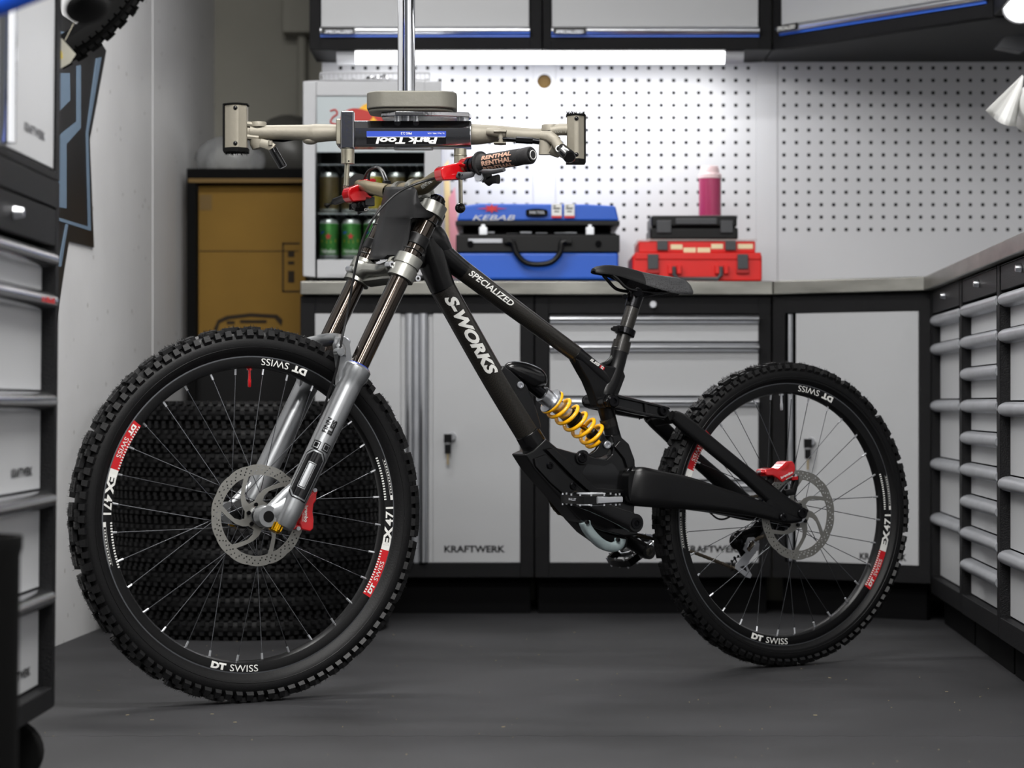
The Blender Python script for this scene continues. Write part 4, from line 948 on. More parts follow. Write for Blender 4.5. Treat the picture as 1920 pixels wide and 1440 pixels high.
def arc_pt(c, r, phi, y): return Vector((c.x+r*math.cos(phi), y, c.z+r*math.sin(phi)))
def build_wheel(name, c, R, rin, label, rotor_y, rot, nip0, decal0, valve_red):
    rout = rin+.0249; yy = .0155
    b = MB(); prof = [(rin, -.006), (rin+.004, -.0135), (rin+.012, -.0158), (rout-.003, -.0162), (rout, -.0158), (rout, -.0135), (rout-.008, -.012), (rout-.008, .012), (rout, .0135), (rout, .0158), (rout-.003, .0162), (rin+.012, .0158), (rin+.004, .0135), (rin, .006)]
    b.lathe(prof, c, 'Y', 120, closed=True, mis=[0, 0, 0, 1, 1, 0, 0, 0, 1, 1, 0, 0, 0, 0])
    wh = b.build(name, ['rim', 'rim_edge'], bike); wh['label'] = label
    # tyre
    i = rout; w = .0300; H = R-rout
    b = MB(); prof = [(i-.002, -.0150), (i+.004, -.0185), (i+H*.18, -w*.86), (i+H*.42, -w*.97), (i+H*.62, -w*.88), (i+H*.78, -w*.6), (i+H*.86, 0), (i+H*.78, w*.6), (i+H*.62, w*.88), (i+H*.42, w*.97), (i+H*.18, w*.86), (i+.004, .0185), (i-.002, .015), (i+H*.4, .016), (i+H*.7, 0), (i+H*.4, -.016)]
    b.lathe(prof, c, 'Y', 144, closed=True); b.build('tyre', 'tyre', wh)
    b = MB(); b.torus((c.x, -w*.93, c.z), (0, 1, 0), i+H*.30, .0006, 120, 4); b.build('sidewall_ridge', 'tread', wh)
    # tread blocks and moulding hairs
    b = MB(); r5 = random.Random(11); n = 98
    for k in range(n):
        for row in range(6):
            off = 0 if row in (0, 5) else (.5 if row in (1, 4) else .25)
            if row in (1, 4) and k % 3 == 2: continue
            if row in (2, 3) and k % 2: continue
            a = 2*PI*(k+off)/n; d = Vector((math.cos(a), 0, math.sin(a))); tg = Vector((-math.sin(a), 0, math.cos(a)))
            sy = (-1, -.56, -.19, .19, .56, 1)[row]
            if row in (0, 5):                        # side blocks, leaning outwards
                s_ = 1 if row == 5 else -1; L_ = 2*PI*R/n*(.60 if k % 2 else .52); q = []
                for (r_, y_, lw) in ((i+H*.58, .86*w, .55), (i+H*.72, 1.05*w, .50), (i+H*.92, .92*w, .42), (i+H*.80, .50*w, .50)):
                    for t_ in (-1, 1): q.append(c+d*r_+Vector((0, s_*y_, 0))+tg*(t_*lw*L_))
                b.add(q, [(0, 1, 3, 2), (2, 3, 5, 4), (4, 5, 7, 6), (6, 7, 1, 0), (0, 2, 4, 6), (1, 7, 5, 3)])
                if r5.random() < .75: p = q[4+r5.randint(0, 1)]; b.tube([p, p+d*r5.uniform(.002, .005)+Vector((0, s_*r5.uniform(-.001, .002), 0))+tg*r5.uniform(-.002, .002)], [.0004, .0002], 3)
            else:
                rr_ = i+H*(.90 if row in (1, 4) else .94); L_ = 2*PI*R/n
                mt = Matrix((d, tg, Vector((0, 1, 0)))).transposed()
                b.cbox(c+d*rr_+Vector((0, sy*w, 0)), (H*.16, L_*(.62 if row in (1, 4) else 1.15), w*.32), mt)
                for _ in range(7):
                    p = c+d*(rr_+H*.075)+Vector((0, (sy+r5.uniform(-.14, .14))*w, 0))+tg*(L_*r5.uniform(-.4, .4))
                    b.tube([p, p+d*r5.uniform(.0015, .0055)+tg*r5.uniform(-.002, .002)], [.0005, .0002], 3, up=(0, 1, 0))
    tr = b.build('tread', 'tread', wh, smooth=False, fix=False); tr['kind'] = 'stuff'
    # hub
    b = MB(); b.lathe([(.010, -.052), (.016, -.050), (.017, -.036), (.030, -.033), (.030, -.029), (.014, -.024), (.013, .024), (.030, .029), (.030, .033), (.017, .036), (.016, .052), (.010, .054)], c, 'Y', 32); b.build('hub', 'link_black', wh)
    # spokes with nipples
    for k in range(32):
        a = nip0+2*PI*k/32; s_ = -1 if k % 2 == 0 else 1; lead = 1 if (k//2) % 2 == 0 else -1
        h = arc_pt(c, .0275, a+lead*math.radians(66), s_*.031); e = arc_pt(c, rin+.001, a, s_*.003)
        d = (e-h).normalized(); b = MB(); b.tube([h, e-d*.012], .0009, 6, caps=False)
        b.tube([e-d*.013, e+d*.002], [.0022, .0024], 7, mi=1); b.build('spoke', ['spoke', 'nipple'], wh)
    # valve
    va = nip0+2*PI/64+math.radians(0); b = MB(); p = arc_pt(c, rin, va, 0); d = (c-p).normalized()
    b.tube([p, p+d*.004, p+d*.0041, p+d*.022, p+d*.0221, p+d*.036, p+d*.038], [.0055, .0055, .0027, .0027, .0036, .0036, .002], 10)
    o = b.build('valve_stem', 'red_ano' if valve_red else 'nipple', wh)
    # brake rotor: wavy ring, swept arms, two rows of drilled holes
    y0 = rotor_y; ro = .1005; N = 14; outer = []
    for k in range(N*12):
        a = 2*PI*k/(N*12); outer.append(((ro-.0012+.0016*abs(math.sin(N*a/2))**.6)*math.cos(a), (ro-.0012+.0016*abs(math.sin(N*a/2))**.6)*math.sin(a)))
    holes = [[(.017*math.cos(2*PI*k/30), .017*math.sin(2*PI*k/30)) for k in range(30)]]
    def arm(r): u = (r-.028)/(.081-.028); return -.70*u+.04*math.sin(u*2*PI)
    for k in range(6):
        a0 = rot+2*PI*k/6; a1 = rot+2*PI*(k+1)/6; q = []; rs = [.030, .040, .052, .064, .074, .0795]; ri_, ro_ = rs[0], rs[-1]
        def hw(r): return (.0085 if r < .035 else .0070 if r < .05 else .0055)/r
        for r in rs: q.append((r, a0+arm(r)+hw(r)))
        m0, m1 = a0+arm(ro_)+hw(ro_), a1+arm(ro_)-hw(ro_)
        for j in range(1, 8): q.append((.0805, m0+(m1-m0)*j/8))
        for r in reversed(rs): q.append((r, a1+arm(r)-hw(r)))
        holes.append([(r*math.cos(a), r*math.sin(a)) for r, a in q])
    for k in range(48):
        for r_, da in ((.0955, 0), (.0895, .045), (.0850, .09)):
            if (k % 4 == 3 and r_ == .0850) or (k % 4 == 1 and r_ == .0955): continue
            a = 2*PI*k/48+da; x, z = r_*math.cos(a), r_*math.sin(a)
            holes.append([(x+.00175*math.cos(2*PI*j/8), z+.00175*math.sin(2*PI*j/8)) for j in range(8)])
    b = MB(); plate(b, outer, holes, lambda u, v, t_: Vector((c.x+u, y0+.0018*t_, c.z+v))); rt = b.build('brake_rotor', 'rotor', wh, fix=False)
    for k in range(6):
        p = arc_pt(c, .0225, rot+2*PI*k/6+.3, y0); b = MB(); b.cyl(p+Vector((0, .0, 0)), p+Vector((0, -.0035, 0)), .0042, 10); b.cyl(p+Vector((0, -.0035, 0)), p+Vector((0, -.0036, 0)), .002, 6, mi=1); b.build('rotor_bolt', ['bolt_black', 'gloss_black'], wh)
    b = MB(); b.cyl((c.x, y0-.004, c.z), (c.x, y0+.012, c.z), .0175, 24); b.build('rotor_carrier', 'satin_alu', wh)
    # printed rim decals
    def side(r): return -.0165 if r > rin+.011 else -.0165+(rin+.011-r)*.22
    def dm(phi0, r0): return lambda x, y: arc_pt(c, r0-y, phi0+x/r0, side(r0-y)-.0004)
    def sector(mb, a0, a1, ra, rb, mi, e=.0002):
        n_ = max(1, int(abs(a1-a0)/.04)); vs = []
        for j in range(n_+1):
            a = a0+(a1-a0)*j/n_; vs += [arc_pt(c, ra, a, side(ra)-e), arc_pt(c, rb, a, side(rb)-e)]
        mb.add(vs, [(2*j, 2*j+1, 2*j+3, 2*j+2) for j in range(n_)], mi)
    R_ = math.radians; k_ = rin/.2916
    for ph in (-107, 67.5):
        b = MB(); a0 = R_(ph+decal0); text(b, 'DT', dm(a0, rin+.0205), .033, .0135, .06); text(b, 'SWISS', dm(a0+.042/(rin+.0205), rin+.0205), .062, .0135, 0); b.build('rim_lettering', ['decal_white', 'decal_red'], wh, smooth=False, fix=False)
    for ph in (-34, 143):
        b = MB(); a0 = R_(ph+decal0); a1 = a0+R_(19); sector(b, a0, a1, rin+.0035, rin+.0222, 1)
        f_ = lambda ang, r0: dm(ang, r0)
        text(b, 'DT', dm(a0+R_(1.2), rin+.0195), .022, .0095, .06); text(b, 'SWISS', dm(a0+R_(6.6), rin+.0195), .043, .0095, 0)
        sector(b, a1, a1+R_(2.2), rin+.0045, rin+.0222, 0)
        text(b, 'EX', dm(a1+R_(1.9), rin+.0222), .040, .0175, .05); text(b, '471', dm(a1+R_(9.4), rin+.0222), .040, .0170, .02)
        for j in range(17): a = a0+R_(.6+1.08*j); sector(b, a, a+R_(.5), rin+.0035, rin+.0075, 0, .0004)
        for j in range(17): a = a1+R_(19.5)+R_(1.05*j); sector(b, a, a+R_(.55), rin+.003, rin+.0075, 0)
        a = a1+R_(19.3); sector(b, a, a+R_(1.8), rin+.0165, rin+.0222, 0); sector(b, a+R_(1.8), a+R_(16), rin+.0160, rin+.0164, 0); sector(b, a+R_(1.8), a+R_(16), rin+.0218, rin+.0222, 0)
        for j in range(12): sector(b, a+R_(2.6+1.1*j), a+R_(3.2+1.1*j), rin+.018, rin+.0205, 0)
        b.build('rim_sticker', ['decal_white', 'decal_red'], wh, smooth=False, fix=False)
    return wh
fw = build_wheel('front_wheel', FC, RF, .2916, 'front wheel with red valve and silver rotor', -.0435, .5, math.radians(90-5.6), 0, True)
rw = build_wheel('rear_wheel', RC, RR, .2731, 'smaller rear wheel with silver valve', -.056, .1, math.radians(90-4.2), -3.5, False)

# ------------------------------------------------------------------ fork
FA, FB_ = L(529, 988, -.1), L(815, 386, -.1)          # near leg axis, bottom to top
FU = (FB_-FA).normalized(); FL = (FB_-FA).length
FN = Vector((FU.z, 0, -FU.x))                         # forward normal of the fork plane (towards front is -FN)
def leg(t_, side, w=0., y=0.): q = FA+FU*(t_*FL)+FN*w; return Vector((q.x, side*.1+y, q.z))
def near_t(px, py): q = L(px, py, -.1); return (q-FA).dot(FU)/FL
tc_ = near_t(676, 690)
# lower legs: one casting with arch and dropouts
b = MB()
for s_ in (-1, 1):
    pts = [leg(t_, s_) for t_ in (0, .012, .05, .2, tc_-.07, tc_-.045, tc_-.03, tc_-.006, tc_)]
    b.tube(pts, [.019, .0225, .0235, .0235, .0240, .0245, .0285, .0290, .0255], 28)
    ax = Vector((FC.x-.006, s_*.0945, FC.z)); lg = leg(.07, s_); up_ = leg(.16, s_)
    b.tube([ax, (ax+lg)/2+Vector((0, s_*.004, -.002)), lg], [(.0205, .0085), (.020, .0095), (.024, .013)], 18)
    b.tube([ax+Vector((.004, 0, .006)), (ax+up_)/2+Vector((-.002, 0, .002)), up_], [(.014, .0075), (.012, .009), (.008, .008)], 14)
    b.lathe([(.0, s_*.0115), (.0205, s_*.0115), (.0225, s_*.008), (.0225, -s_*.012), (0, -s_*.012)], ax, 'Y', 28)
# arch: a web plate rising from each leg and a bridge across the tyre
for s_ in (-1, 1):
    web = [(633, 722), (634, 690), (630, 664), (628, 646), (634, 634), (645, 632), (653, 640), (656, 662), (661, 682), (672, 692), (664, 706), (650, 716)]
    b.prism(web, lambda a, c, t_: Vector((L(a, c, -.095).x, s_*(.100-.016*t_), L(a, c, -.095).z)))
a_n = [L(640, 668, -.098), L(640, 650, -.092), L(641, 641, -.075), L(641, 637, -.045)]; z_c = L(641, 635, -.045); a_c = [Vector((z_c.x, 0, z_c.z))]
a_f = [Vector((p.x, -p.y, p.z)) for p in reversed(a_n)]
pp = cat([tuple(p) for p in a_n+a_c+a_f], 5); n = len(pp)
b.tube(pp, [(.0165, .0095)]*n, 16, up=tuple(FU), sq=.75)
lowers = b.build('fork_lowers', 'fork_grey', bike); lowers['label'] = 'silver-grey fork lower legs'
for s_ in (-1, 1):
    b = MB(); ax = Vector((FC.x-.006, s_*.0945, FC.z)); b.cyl(ax+Vector((0, s_*.0119, 0)), ax+Vector((0, s_*.006, 0)), .0115, 24, mi=0); b.build('axle_hole', 'black_soft', lowers, smooth=False)
    b = MB(); c0 = leg(.018, s_, -.012); b.tube([c0, c0-FU*.012, c0-FU*.0122, c0-FU*.028, c0-FU*.030], [.010, .010, .0125, .0120, .0095], 12)
    for k in range(9):
        a = 2*PI*k/9; u = Vector((0, 1, 0)); q = c0-FU*.018+(FN*math.cos(a)+u*math.sin(a))*.0122; b.tube([q+FU*.007, q-FU*.006], .0016, 5)
    b.build('adjuster_knob', 'gold_ano', lowers)
    b = MB(); b.torus(leg(tc_+.002, s_), FU, .0215, .0012, 28, 6); b.build('seal_ring', 'park_blue', lowers)
# graphics on the near leg (letters follow the tube)
def on_tube(p0, u, r, ctr_w=None):
    """map (along, across): across grows to the left of travel as seen by the camera"""
    def f(x, y, e=.0004):
        p = Vector(p0)+Vector(u)*x; v = (CL-p); v = (v-Vector(u)*v.dot(Vector(u))).normalized(); w = Vector(u).cross(v)
        a = y/(r+e); return p+(v*math.cos(a)-w*math.sin(a))*(r+e)
    return f
def tube_poly(mb, f, pts, nsub=10, mi=0, e=.0004):
    """fill convex polygon in (along, across) by strips"""
    ys = [p[1] for p in pts]; y0, y1 = min(ys), max(ys); rows = []
    for j in range(nsub+1):
        y = y0+(y1-y0)*j/nsub; xs_ = []
        for i in range(len(pts)):
            (xa, ya_), (xb, yb_) = pts[i], pts[(i+1) % len(pts)]
            if (ya_-y)*(yb_-y) <= 1e-15 and abs(ya_-yb_) > 1e-9: xs_.append(xa+(xb-xa)*(y-ya_)/(yb_-ya_))
            elif abs(ya_-y) < 1e-9: xs_.append(xa)
        rows.append((min(xs_), max(xs_), y))
    vs = []
    for xa, xb, y in rows: vs += [f(xa, y, e), f(xb, y, e)]
    mb.add(vs, [(2*j, 2*j+1, 2*j+3, 2*j+2) for j in range(nsub)], mi)
lf = on_tube(leg(0, -1), FU, .0243)
b = MB(); s0 = near_t(575, 893)*FL
def outl(mb, x0, x1, y0, y1, ch, wd, mi, e): # chamfered outline ring approximated by filled pair
    tube_poly(mb, lf, [(x0, y0), (x1, y0+0) if ch == 0 else (x1-ch, y0), (x1, y0+ch), (x1, y1-ch), (x1-ch, y1), (x0+ch, y1), (x0, y1-ch), (x0, y0+ch)] if ch else [(x0, y0), (x1, y0), (x1, y1), (x0, y1)], 14, mi, e)
hx = .048
outl(b, s0-hx-.005, s0+hx+.005, -.0235, .0235, .012, 0, 0, .0003); outl(b, s0-hx-.003, s0+hx+.003, -.0215, .0215, .0115, 0, 1, .0005); outl(b, s0-hx, s0+hx, -.0185, .0185, .0105, 0, 0, .0007)
outl(b, s0-.030, s0+.026, -.0085, .0085, 0, 0, 1, .0009); outl(b, s0-.0285, s0+.0245, -.0072, .0072, 0, 0, 0, .0011); outl(b, s0-.027, s0+.023, -.0058, .0058, 0, 0, 1, .0013)
for xx, yy_ in ((s0+hx+.014, .0095), (s0+hx+.016, -.0125)):
    outl(b, xx-.0085, xx+.0085, yy_-.0080, yy_+.0080, 0, 0, 0, .0003); outl(b, xx-.0062, xx+.0062, yy_-.0058, yy_+.0058, 0, 0, 1, .0005); outl(b, xx-.0045, xx+.0045, yy_-.0042, yy_+.0042, 0, 0, 0, .0007)
b.build('leg_graphic', ['gloss_black', 'fork_grey'], lowers, smooth=False, fix=False)
b = MB(); x0 = near_t(613, 817)*FL
text(b, 'FINN', lambda x, y: lf(x0+x, .002+y), .031, .0095, .01, slices=4); text(b, 'ILES', lambda x, y: lf(x0-.001+x, -.011+y), .031, .0105, .05, slices=4)
b.build('leg_lettering', 'gloss_black', lowers, smooth=False, fix=False)
# stanchions
for s_ in (-1, 1):
    b = MB(); b.tube([leg(tc_-.01, s_), leg(.985, s_)], .0198, 32); st = b.build('stanchion', 'stanchion', bike)
    b = MB(); t1 = near_t(782, 452); b.tube([leg(t1, s_)-FU*.012, leg(t1, s_)+FU*.012], .0218, 28); b.build('fork_bumper', 'black_plastic', st, bevel=.002)
    for tt in (near_t(801, 418), near_t(772, 470)):
        b = MB(); b.torus(leg(tt, s_), FU, .0208, .0012, 24, 6); b.cbox(leg(tt, s_, .016, -.016*1), (.006, .005, .005)); b.build('cable_tie', 'hose', st)
# lower crown
tcr = near_t(756, 496); b = MB()
for s_ in (-1, 1):
    for d0, d1 in ((-.030, -.004), (-.001, .022)):
        b.tube([leg(tcr, s_)+FU*d0, leg(tcr, s_)+FU*(d0+.001), leg(tcr, s_)+FU*(d1-.001), leg(tcr, s_)+FU*d1], [.0235, .0275, .0275, .0235], 30)
    b.tube([leg(tcr, s_)-FU*.02, leg(tcr, s_)+FU*.018], .0245, 24)
bx = [tuple(leg(tcr, -1, -.006, .02)-FU*.004), tuple(leg(tcr, -1, -.002, .055)-FU*.004), tuple(leg(tcr, -1, .004, .1)-FU*.004), tuple(leg(tcr, -1, -.002, .145)-FU*.004), tuple(leg(tcr, -1, -.006, .18)-FU*.004)]
b.tube(cat(bx, 4), [(.026 if i in (0, 1, 15, 16) else .020, .017 if i < 3 or i > 13 else .011) for i in range(17)], 14, up=tuple(FU), sq=.6)
b.tube([leg(tcr, -1, .012, .025)-FU*.022, leg(tcr, -1, .018, .1)-FU*.016, leg(tcr, -1, .012, .175)-FU*.022], [(.014, .006)]*3, 10, up=tuple(FU), sq=.6)
cr_ = b.build('lower_crown', 'crown', bike)
for s_ in (-1, 1):
    for w_, y_ in ((-.030, .008), (.030, -.004)):
        b = MB(); q = leg(tcr, s_, w_, y_*(-s_) if w_ < 0 else y_)-FU*.012; b.cyl(q+Vector((0, s_*.009, 0)), q-Vector((0, s_*.012, 0)), .0062, 14); b.cyl(q+Vector((0, s_*.0092, 0)), q+Vector((0, s_*.0085, 0)), .003, 6, mi=1); b.build('clamp_bolt', ['satin_alu', 'gloss_black'], cr_)
# upper crown with top caps
b = MB()
for s_ in (-1, 1): b.tube([leg(.985, s_)-FU*.012, leg(.985, s_)-FU*.011, leg(.985, s_)+FU*.014, leg(.985, s_)+FU*.0150], [.0235, .0262, .0262, .0235], 30)
q = lambda y_, w_=0.: leg(.985, -1, w_, y_)
b.tube([q(.02, .002), q(.06, .012), q(.1, .014), q(.14, .012), q(.18, .002)], [(.022, .011)]*5, 14, up=tuple(FU), sq=.6)
uc_ = b.build('upper_crown', 'crown', bike)
for s_ in (-1, 1):
    b = MB(); c0 = leg(.985, s_)+FU*.015; b.tube([c0, c0+FU*.006, c0+FU*.0062, c0+FU*.013, c0+FU*.0132, c0+FU*.017], [.019, .019, .0165, .0165, .013, .0125], 20); o = b.build('top_cap', 'gloss_black', uc_)
    b = MB(); b.tube([c0+FU*.017, c0+FU*.0185], [.011, .010], 16); b.build('cap_face', 'blue_gloss', o)
# front plate, folded round the fork front
def interp(tb, y):
    for i in range(len(tb)-1):
        if tb[i][0] <= y <= tb[i+1][0]:
            f_ = (y-tb[i][0])/(tb[i+1][0]-tb[i][0]); return [a+(c-a)*f_ for a, c in zip(tb[i][1:], tb[i+1][1:])]
rows = []
for (py, xe, ye, xb_, xl) in [(350, 776, -.108, 735, 722), (357, 782, -.116, 733, 720), (372, 785, -.119, 731, 717), (380, 788, -.120, 729, 715), (388, 794, -.121, 728, 714), (396, 803, -.1225, 726, 712), (403, 814, -.1225, 725, 711), (408.5, 809, -.1225, 724, 710), (409.6, 772, -.118, 724, 710), (425, 770, -.110, 721, 706), (450, 766, -.106, 715, 700), (468, 760, -.103, 710, 695), (478, 752, -.098, 707, 693), (486, 735, -.08, 704, 690)]:
    tab = 371 < py < 410.4; k = [(xe, ye), (min(xe-2, 776) if tab else xe-2, ye+.002), (min(xe-5, 770), ye+.010), (min(xe-10, 760) if py < 480 else xe-10, ye+.024), ((xb_+min(xe, 770))/2-3, -.062), (xb_, -.030), (xb_*.45+xl*.55, .03), (xl, .082), (xl+6, .097)]
    rows.append([L(a, py, c) for a, c in k])
b = MB(); n = len(rows[0]); b.add([p for r_ in rows for p in r_], [(i*n+j, i*n+j+1, (i+1)*n+j+1, (i+1)*n+j) for i in range(len(rows)-1) for j in range(n-1)])
o = b.build('front_plate', 'plate_matt', bike, fix=False, angle=60); sm = o.modifiers.new('s', 'SOLIDIFY'); sm.thickness = .0016; sm.offset = -1

# ------------------------------------------------------------------ handlebar
def tubepx(b, pts, rad, seg=16, n=5, **k):
    """pts: (px, py, local_y, r) smoothed"""
    q = [(*L(p[0], p[1], p[2]), p[3]) for p in pts]; q = cat(q, n) if n > 1 else q
    b.tube([p[:3] for p in q], [p[3] for p in q], seg, **k)
barN = [(995, 291, -.395, .0112), (905, 306, -.275, .0112), (862, 316, -.215, .0112), (840, 321, -.185, .0115), (820, 332, -.145, .0135), (800, 347, -.085, .0158), (785, 352, -.05, .0159)]
barC = [L(785, 352, -.05), L(785, 352, -.05)]
c0 = L(785, 352, -.05)
pts = [(*L(p[0], p[1], p[2]), p[3]) for p in barN]
full = pts+[(a, -y, z, r) for a, y, z, r in reversed(pts)]
b = MB(); q = cat(full, 4); b.tube([p[:3] for p in q], [p[3] for p in q], 20); bar = b.build('handlebar', 'bar_bronze', bike)
def bar_at(y):
    for i in range(len(q)-1):
        if q[i][1] <= y <= q[i+1][1]: f_ = (y-q[i][1])/(q[i+1][1]-q[i][1]); return Vector(q[i][:3]).lerp(Vector(q[i+1][:3]), f_)
    return Vector(q[0][:3]) if y < 0 else Vector(q[-1][:3])
b = MB()
for y_ in (-.032, .032):
    p = bar_at(y_); b.tube([p+Vector((0, -.009, 0)), p+Vector((0, -.008, 0)), p+Vector((0, .008, 0)), p+Vector((0, .009, 0))], [.0175, .0205, .0205, .0175], 24)
    b.tube([p, p+Vector((.030, 0, -.012)), p+Vector((.045, 0, -.035))], [(.014, .010)]*3, 12, sq=.7)
p = L(802, 362, -.03); b.tube([p, p+Vector((0, .06, 0))], .016, 16)
b.build('stem', 'crown', bike)
b = MB()
for y_ in (-.10,):
    p0 = bar_at(-.165); p1 = bar_at(-.09); u = (p1-p0).normalized(); f_ = on_tube(p1, -u, .0150)
    text(b, 'RENTHAL', lambda x, y: f_(x, y-.002, .0012), .055, .008, .04)
b.build('bar_lettering', 'decal_white', bar, smooth=False, fix=False)
for s_, nm_ in ((-1, 'near'), (1, 'far')):
    p0, p1 = bar_at(s_*.268), bar_at(s_*.392); u = (p1-p0).normalized(); e = p1+u*.006
    b = MB(); b.tube([p0, p0+u*.001, p0+u*.005, p0+u*.006, p0+u*.012, p0+u*.02, p0+u*.06, p0+u*.11, p1-u*.006, p1+u*.003, e], [.014, .0245, .0245, .020, .0168, .0160, .0166, .0160, .0172, .0172, .0150], 28)
    # raised ribs of the grip
    for k in range(30):
        t_ = .02+.0030*k; b.torus(p0+u*t_, u, .0160, .0009, 20, 4)
    g = b.build('grip', 'grip', bike)
    b = MB(); b.tube([e-u*.001, e+u*.003], [.0125, .0118], 24); k = b.build('bar_end_plug', 'gloss_black', g)
    b = MB(); b.torus(e+u*.0032, u, .0085, .0007, 24, 5); b.build('plug_ring', 'decal_white', k)
    b = MB()
    u2 = u if s_ < 0 else -u; pa = p0+u*.020 if s_ < 0 else p1-u*.01
    f_ = on_tube(pa, u2, .0172)
    for dy in (-.0165, -.0045, .0075): text(b, 'RENTHAL', lambda x, y: f_(x, dy+y-.001, .0012), .078, .0095, .04, slices=6)
    b.build('grip_lettering', 'grip_print', g, smooth=False, fix=False)
# near brake lever assembly
def ppoly(b, pts, y0, y1, mi=0): b.prism(pts, lambda a, c, t_: L(a, c, y0)+Vector((0, (y1-y0)*t_, 0)), mi)
b = MB(); p0, p1 = bar_at(-.262), bar_at(-.225); 
ppoly(b, [(827, 317), (832, 312), (862, 304), (868, 304), (876, 316), (886, 326), (884, 331), (872, 336), (832, 338), (828, 330)], -.232, -.200)
ppoly(b, [(866, 306), (880, 309), (874, 300), (882, 294), (898, 290), (904, 292), (896, 298), (899, 304), (896, 316), (890, 322), (882, 322)], -.248, -.212)
br = b.build('brake_lever_body', 'red_ano', bike, bevel=.004, bseg=3); br['label'] = 'glossy red brake master cylinder'
b = MB(); b.tube([L(826, 326, -.194), L(829, 325, -.196)], [.0155, .0145], 16); b.build('reservoir_cap', 'black_plastic', br)
b = MB(); b.tube([L(858, 328, -.232), L(866, 330, -.240), L(884, 327, -.255), L(896, 322, -.262), L(906, 322, -.30), L(925, 322, -.345), L(945, 318, -.38)], [(.007, .005), (.008, .005), (.006, .005), (.006, .005), (.005, .004), (.005, .004), (.004, .004)], 10, sq=.7); b.build('brake_lever_blade', 'dark_grey_plastic', br)
b = MB(); p = bar_at(-.247); b.tube([p+Vector((0, -.006, 0)), p+Vector((0, .006, 0))], .0165, 20); b.build('lever_clamp', 'bolt_black', br)
b = MB()
for px, py in ((861, 327), (868, 329)): b.cyl(L(px, py, -.246), L(px, py, -.238), .0028, 10)
b.build('reach_screw', 'gloss_black', br)
# bracket with black screw block under the near grip
b = MB(); p = bar_at(-.262); b.tube([p+Vector((0, -.006, 0)), p+Vector((0, .006, 0))], .0185, 20)
b.tube([L(908, 312, -.262), L(911, 325, -.262), L(914, 341, -.262)], [(.014, .006), (.012, .006), (.011, .006)], 12, sq=.7)
b.tube([L(914, 341, -.262), L(924, 337, -.28), L(934, 336, -.295)], [(.009, .007), (.008, .006), (.0095, .006)], 10, sq=.6); b.build('remote_bracket', 'black_plastic', bike)
b = MB(); b.cyl(L(897, 331, -.272), L(899, 332, -.262), .0085, 16); b.cyl(L(901, 334, -.272), L(903, 335, -.262), .0060, 16); b.build('remote_pivot', 'satin_alu', bike)
# far side controls
b = MB(); ppoly(b, [(656, 352), (676, 345), (690, 341), (694, 350), (699, 372), (694, 376), (662, 379), (656, 372), (653, 362)], .215, .250); ppoly(b, [(680, 342), (684, 336), (702, 334), (708, 338), (700, 346), (702, 356), (706, 362), (700, 364), (692, 352)], .205, .235)
br2 = b.build('brake_lever_body', 'red_ano', bike, bevel=.004, bseg=3); br2['label'] = 'far red brake master cylinder'
b = MB(); b.tube([L(656, 372, .25), L(645, 372, .29), L(628, 378, .34), L(612, 386, .37)], [(.0075, .005), (.0085, .005), (.008, .005), (.0075, .005)], 10, sq=.7); b.build('brake_lever_blade', 'black_plastic', br2)
b = MB(); b.ball(L(675, 384, .235), (.020, .018, .016), 12); b.cbox(L(690, 378, .225), (.024, .02, .02)); b.cbox(L(664, 388, .25), (.018, .016, .014)); b.tube([L(690, 392, .25), L(680, 394, .25), L(670, 399, .25)], (.005), 8); b.build('shifter', 'gloss_black', bike, bevel=.002)
b = MB(); f_ = flat(L(683, 396, .21), (1, 0, .15), (-.1, 0, 1)); text(b, 'GF', f_, .012, .006, .03); b.build('shifter_lettering', 'decal_white', bike, smooth=False, fix=False)
b = MB(); b.tube([L(700, 352, .21), L(697, 360, .215), L(694, 362, .22)], [.009, .011, .009], 12); b.build('cable_joint', 'black_plastic', bike)
# hoses
def hose(name, pts, r, m_='hose', n=6):
    b = MB(); qq = cat([tuple(L(*p)) for p in pts], n); b.tube(qq, r, 8); return b.build(name, m_, bike)
hose('brake_hose', [(828, 329, -.195), (812, 335, -.17), (780, 345, -.15), (745, 362, -.15), (715, 390, -.15), (697, 415, -.145), (682, 445, -.135), (672, 478, -.13), (662, 525, -.12), (651, 590, -.11), (640, 640, -.11), (632, 690, -.105), (614, 745, -.09), (600, 790, -.08), (588, 850, -.065), (583, 905, -.06), (584, 928, -.06)], .0026)
hose('shift_cable', [(679, 382, .235), (678, 365, .23), (681, 340, .22), (690, 321, .20), (705, 314, .17), (718, 322, .14), (724, 340, .12), (727, 352, .10), (735, 372, .07)], .0024)
hose('rear_brake_hose', [(697, 360, .215), (692, 345, .21), (693, 325, .20), (704, 313, .18), (716, 318, .15), (724, 333, .12), (730, 350, .10), (740, 372, .06)], .0025)
hose('lockout_cable', [(683, 380, .23), (681, 355, .23), (686, 328, .21), (700, 315, .18), (711, 317, .15), (719, 333, .12), (724, 350, .10)], .0022)
b = MB(); p = L(725, 345, .11); b.cbox(p, (.014, .016, .014)); b.build('cable_clip', 'black_plastic', bike, bevel=.002)
b = MB(); p = L(637, 660, -.115); b.cyl(p+Vector((0, -.006, 0)), p+Vector((0, .014, 0)), .008, 16); b.cyl(p+Vector((-.004, -.008, 0)), p+Vector((-.004, -.002, 0)), .0055, 14); b.build('hose_guide', 'fork_grey', lowers)
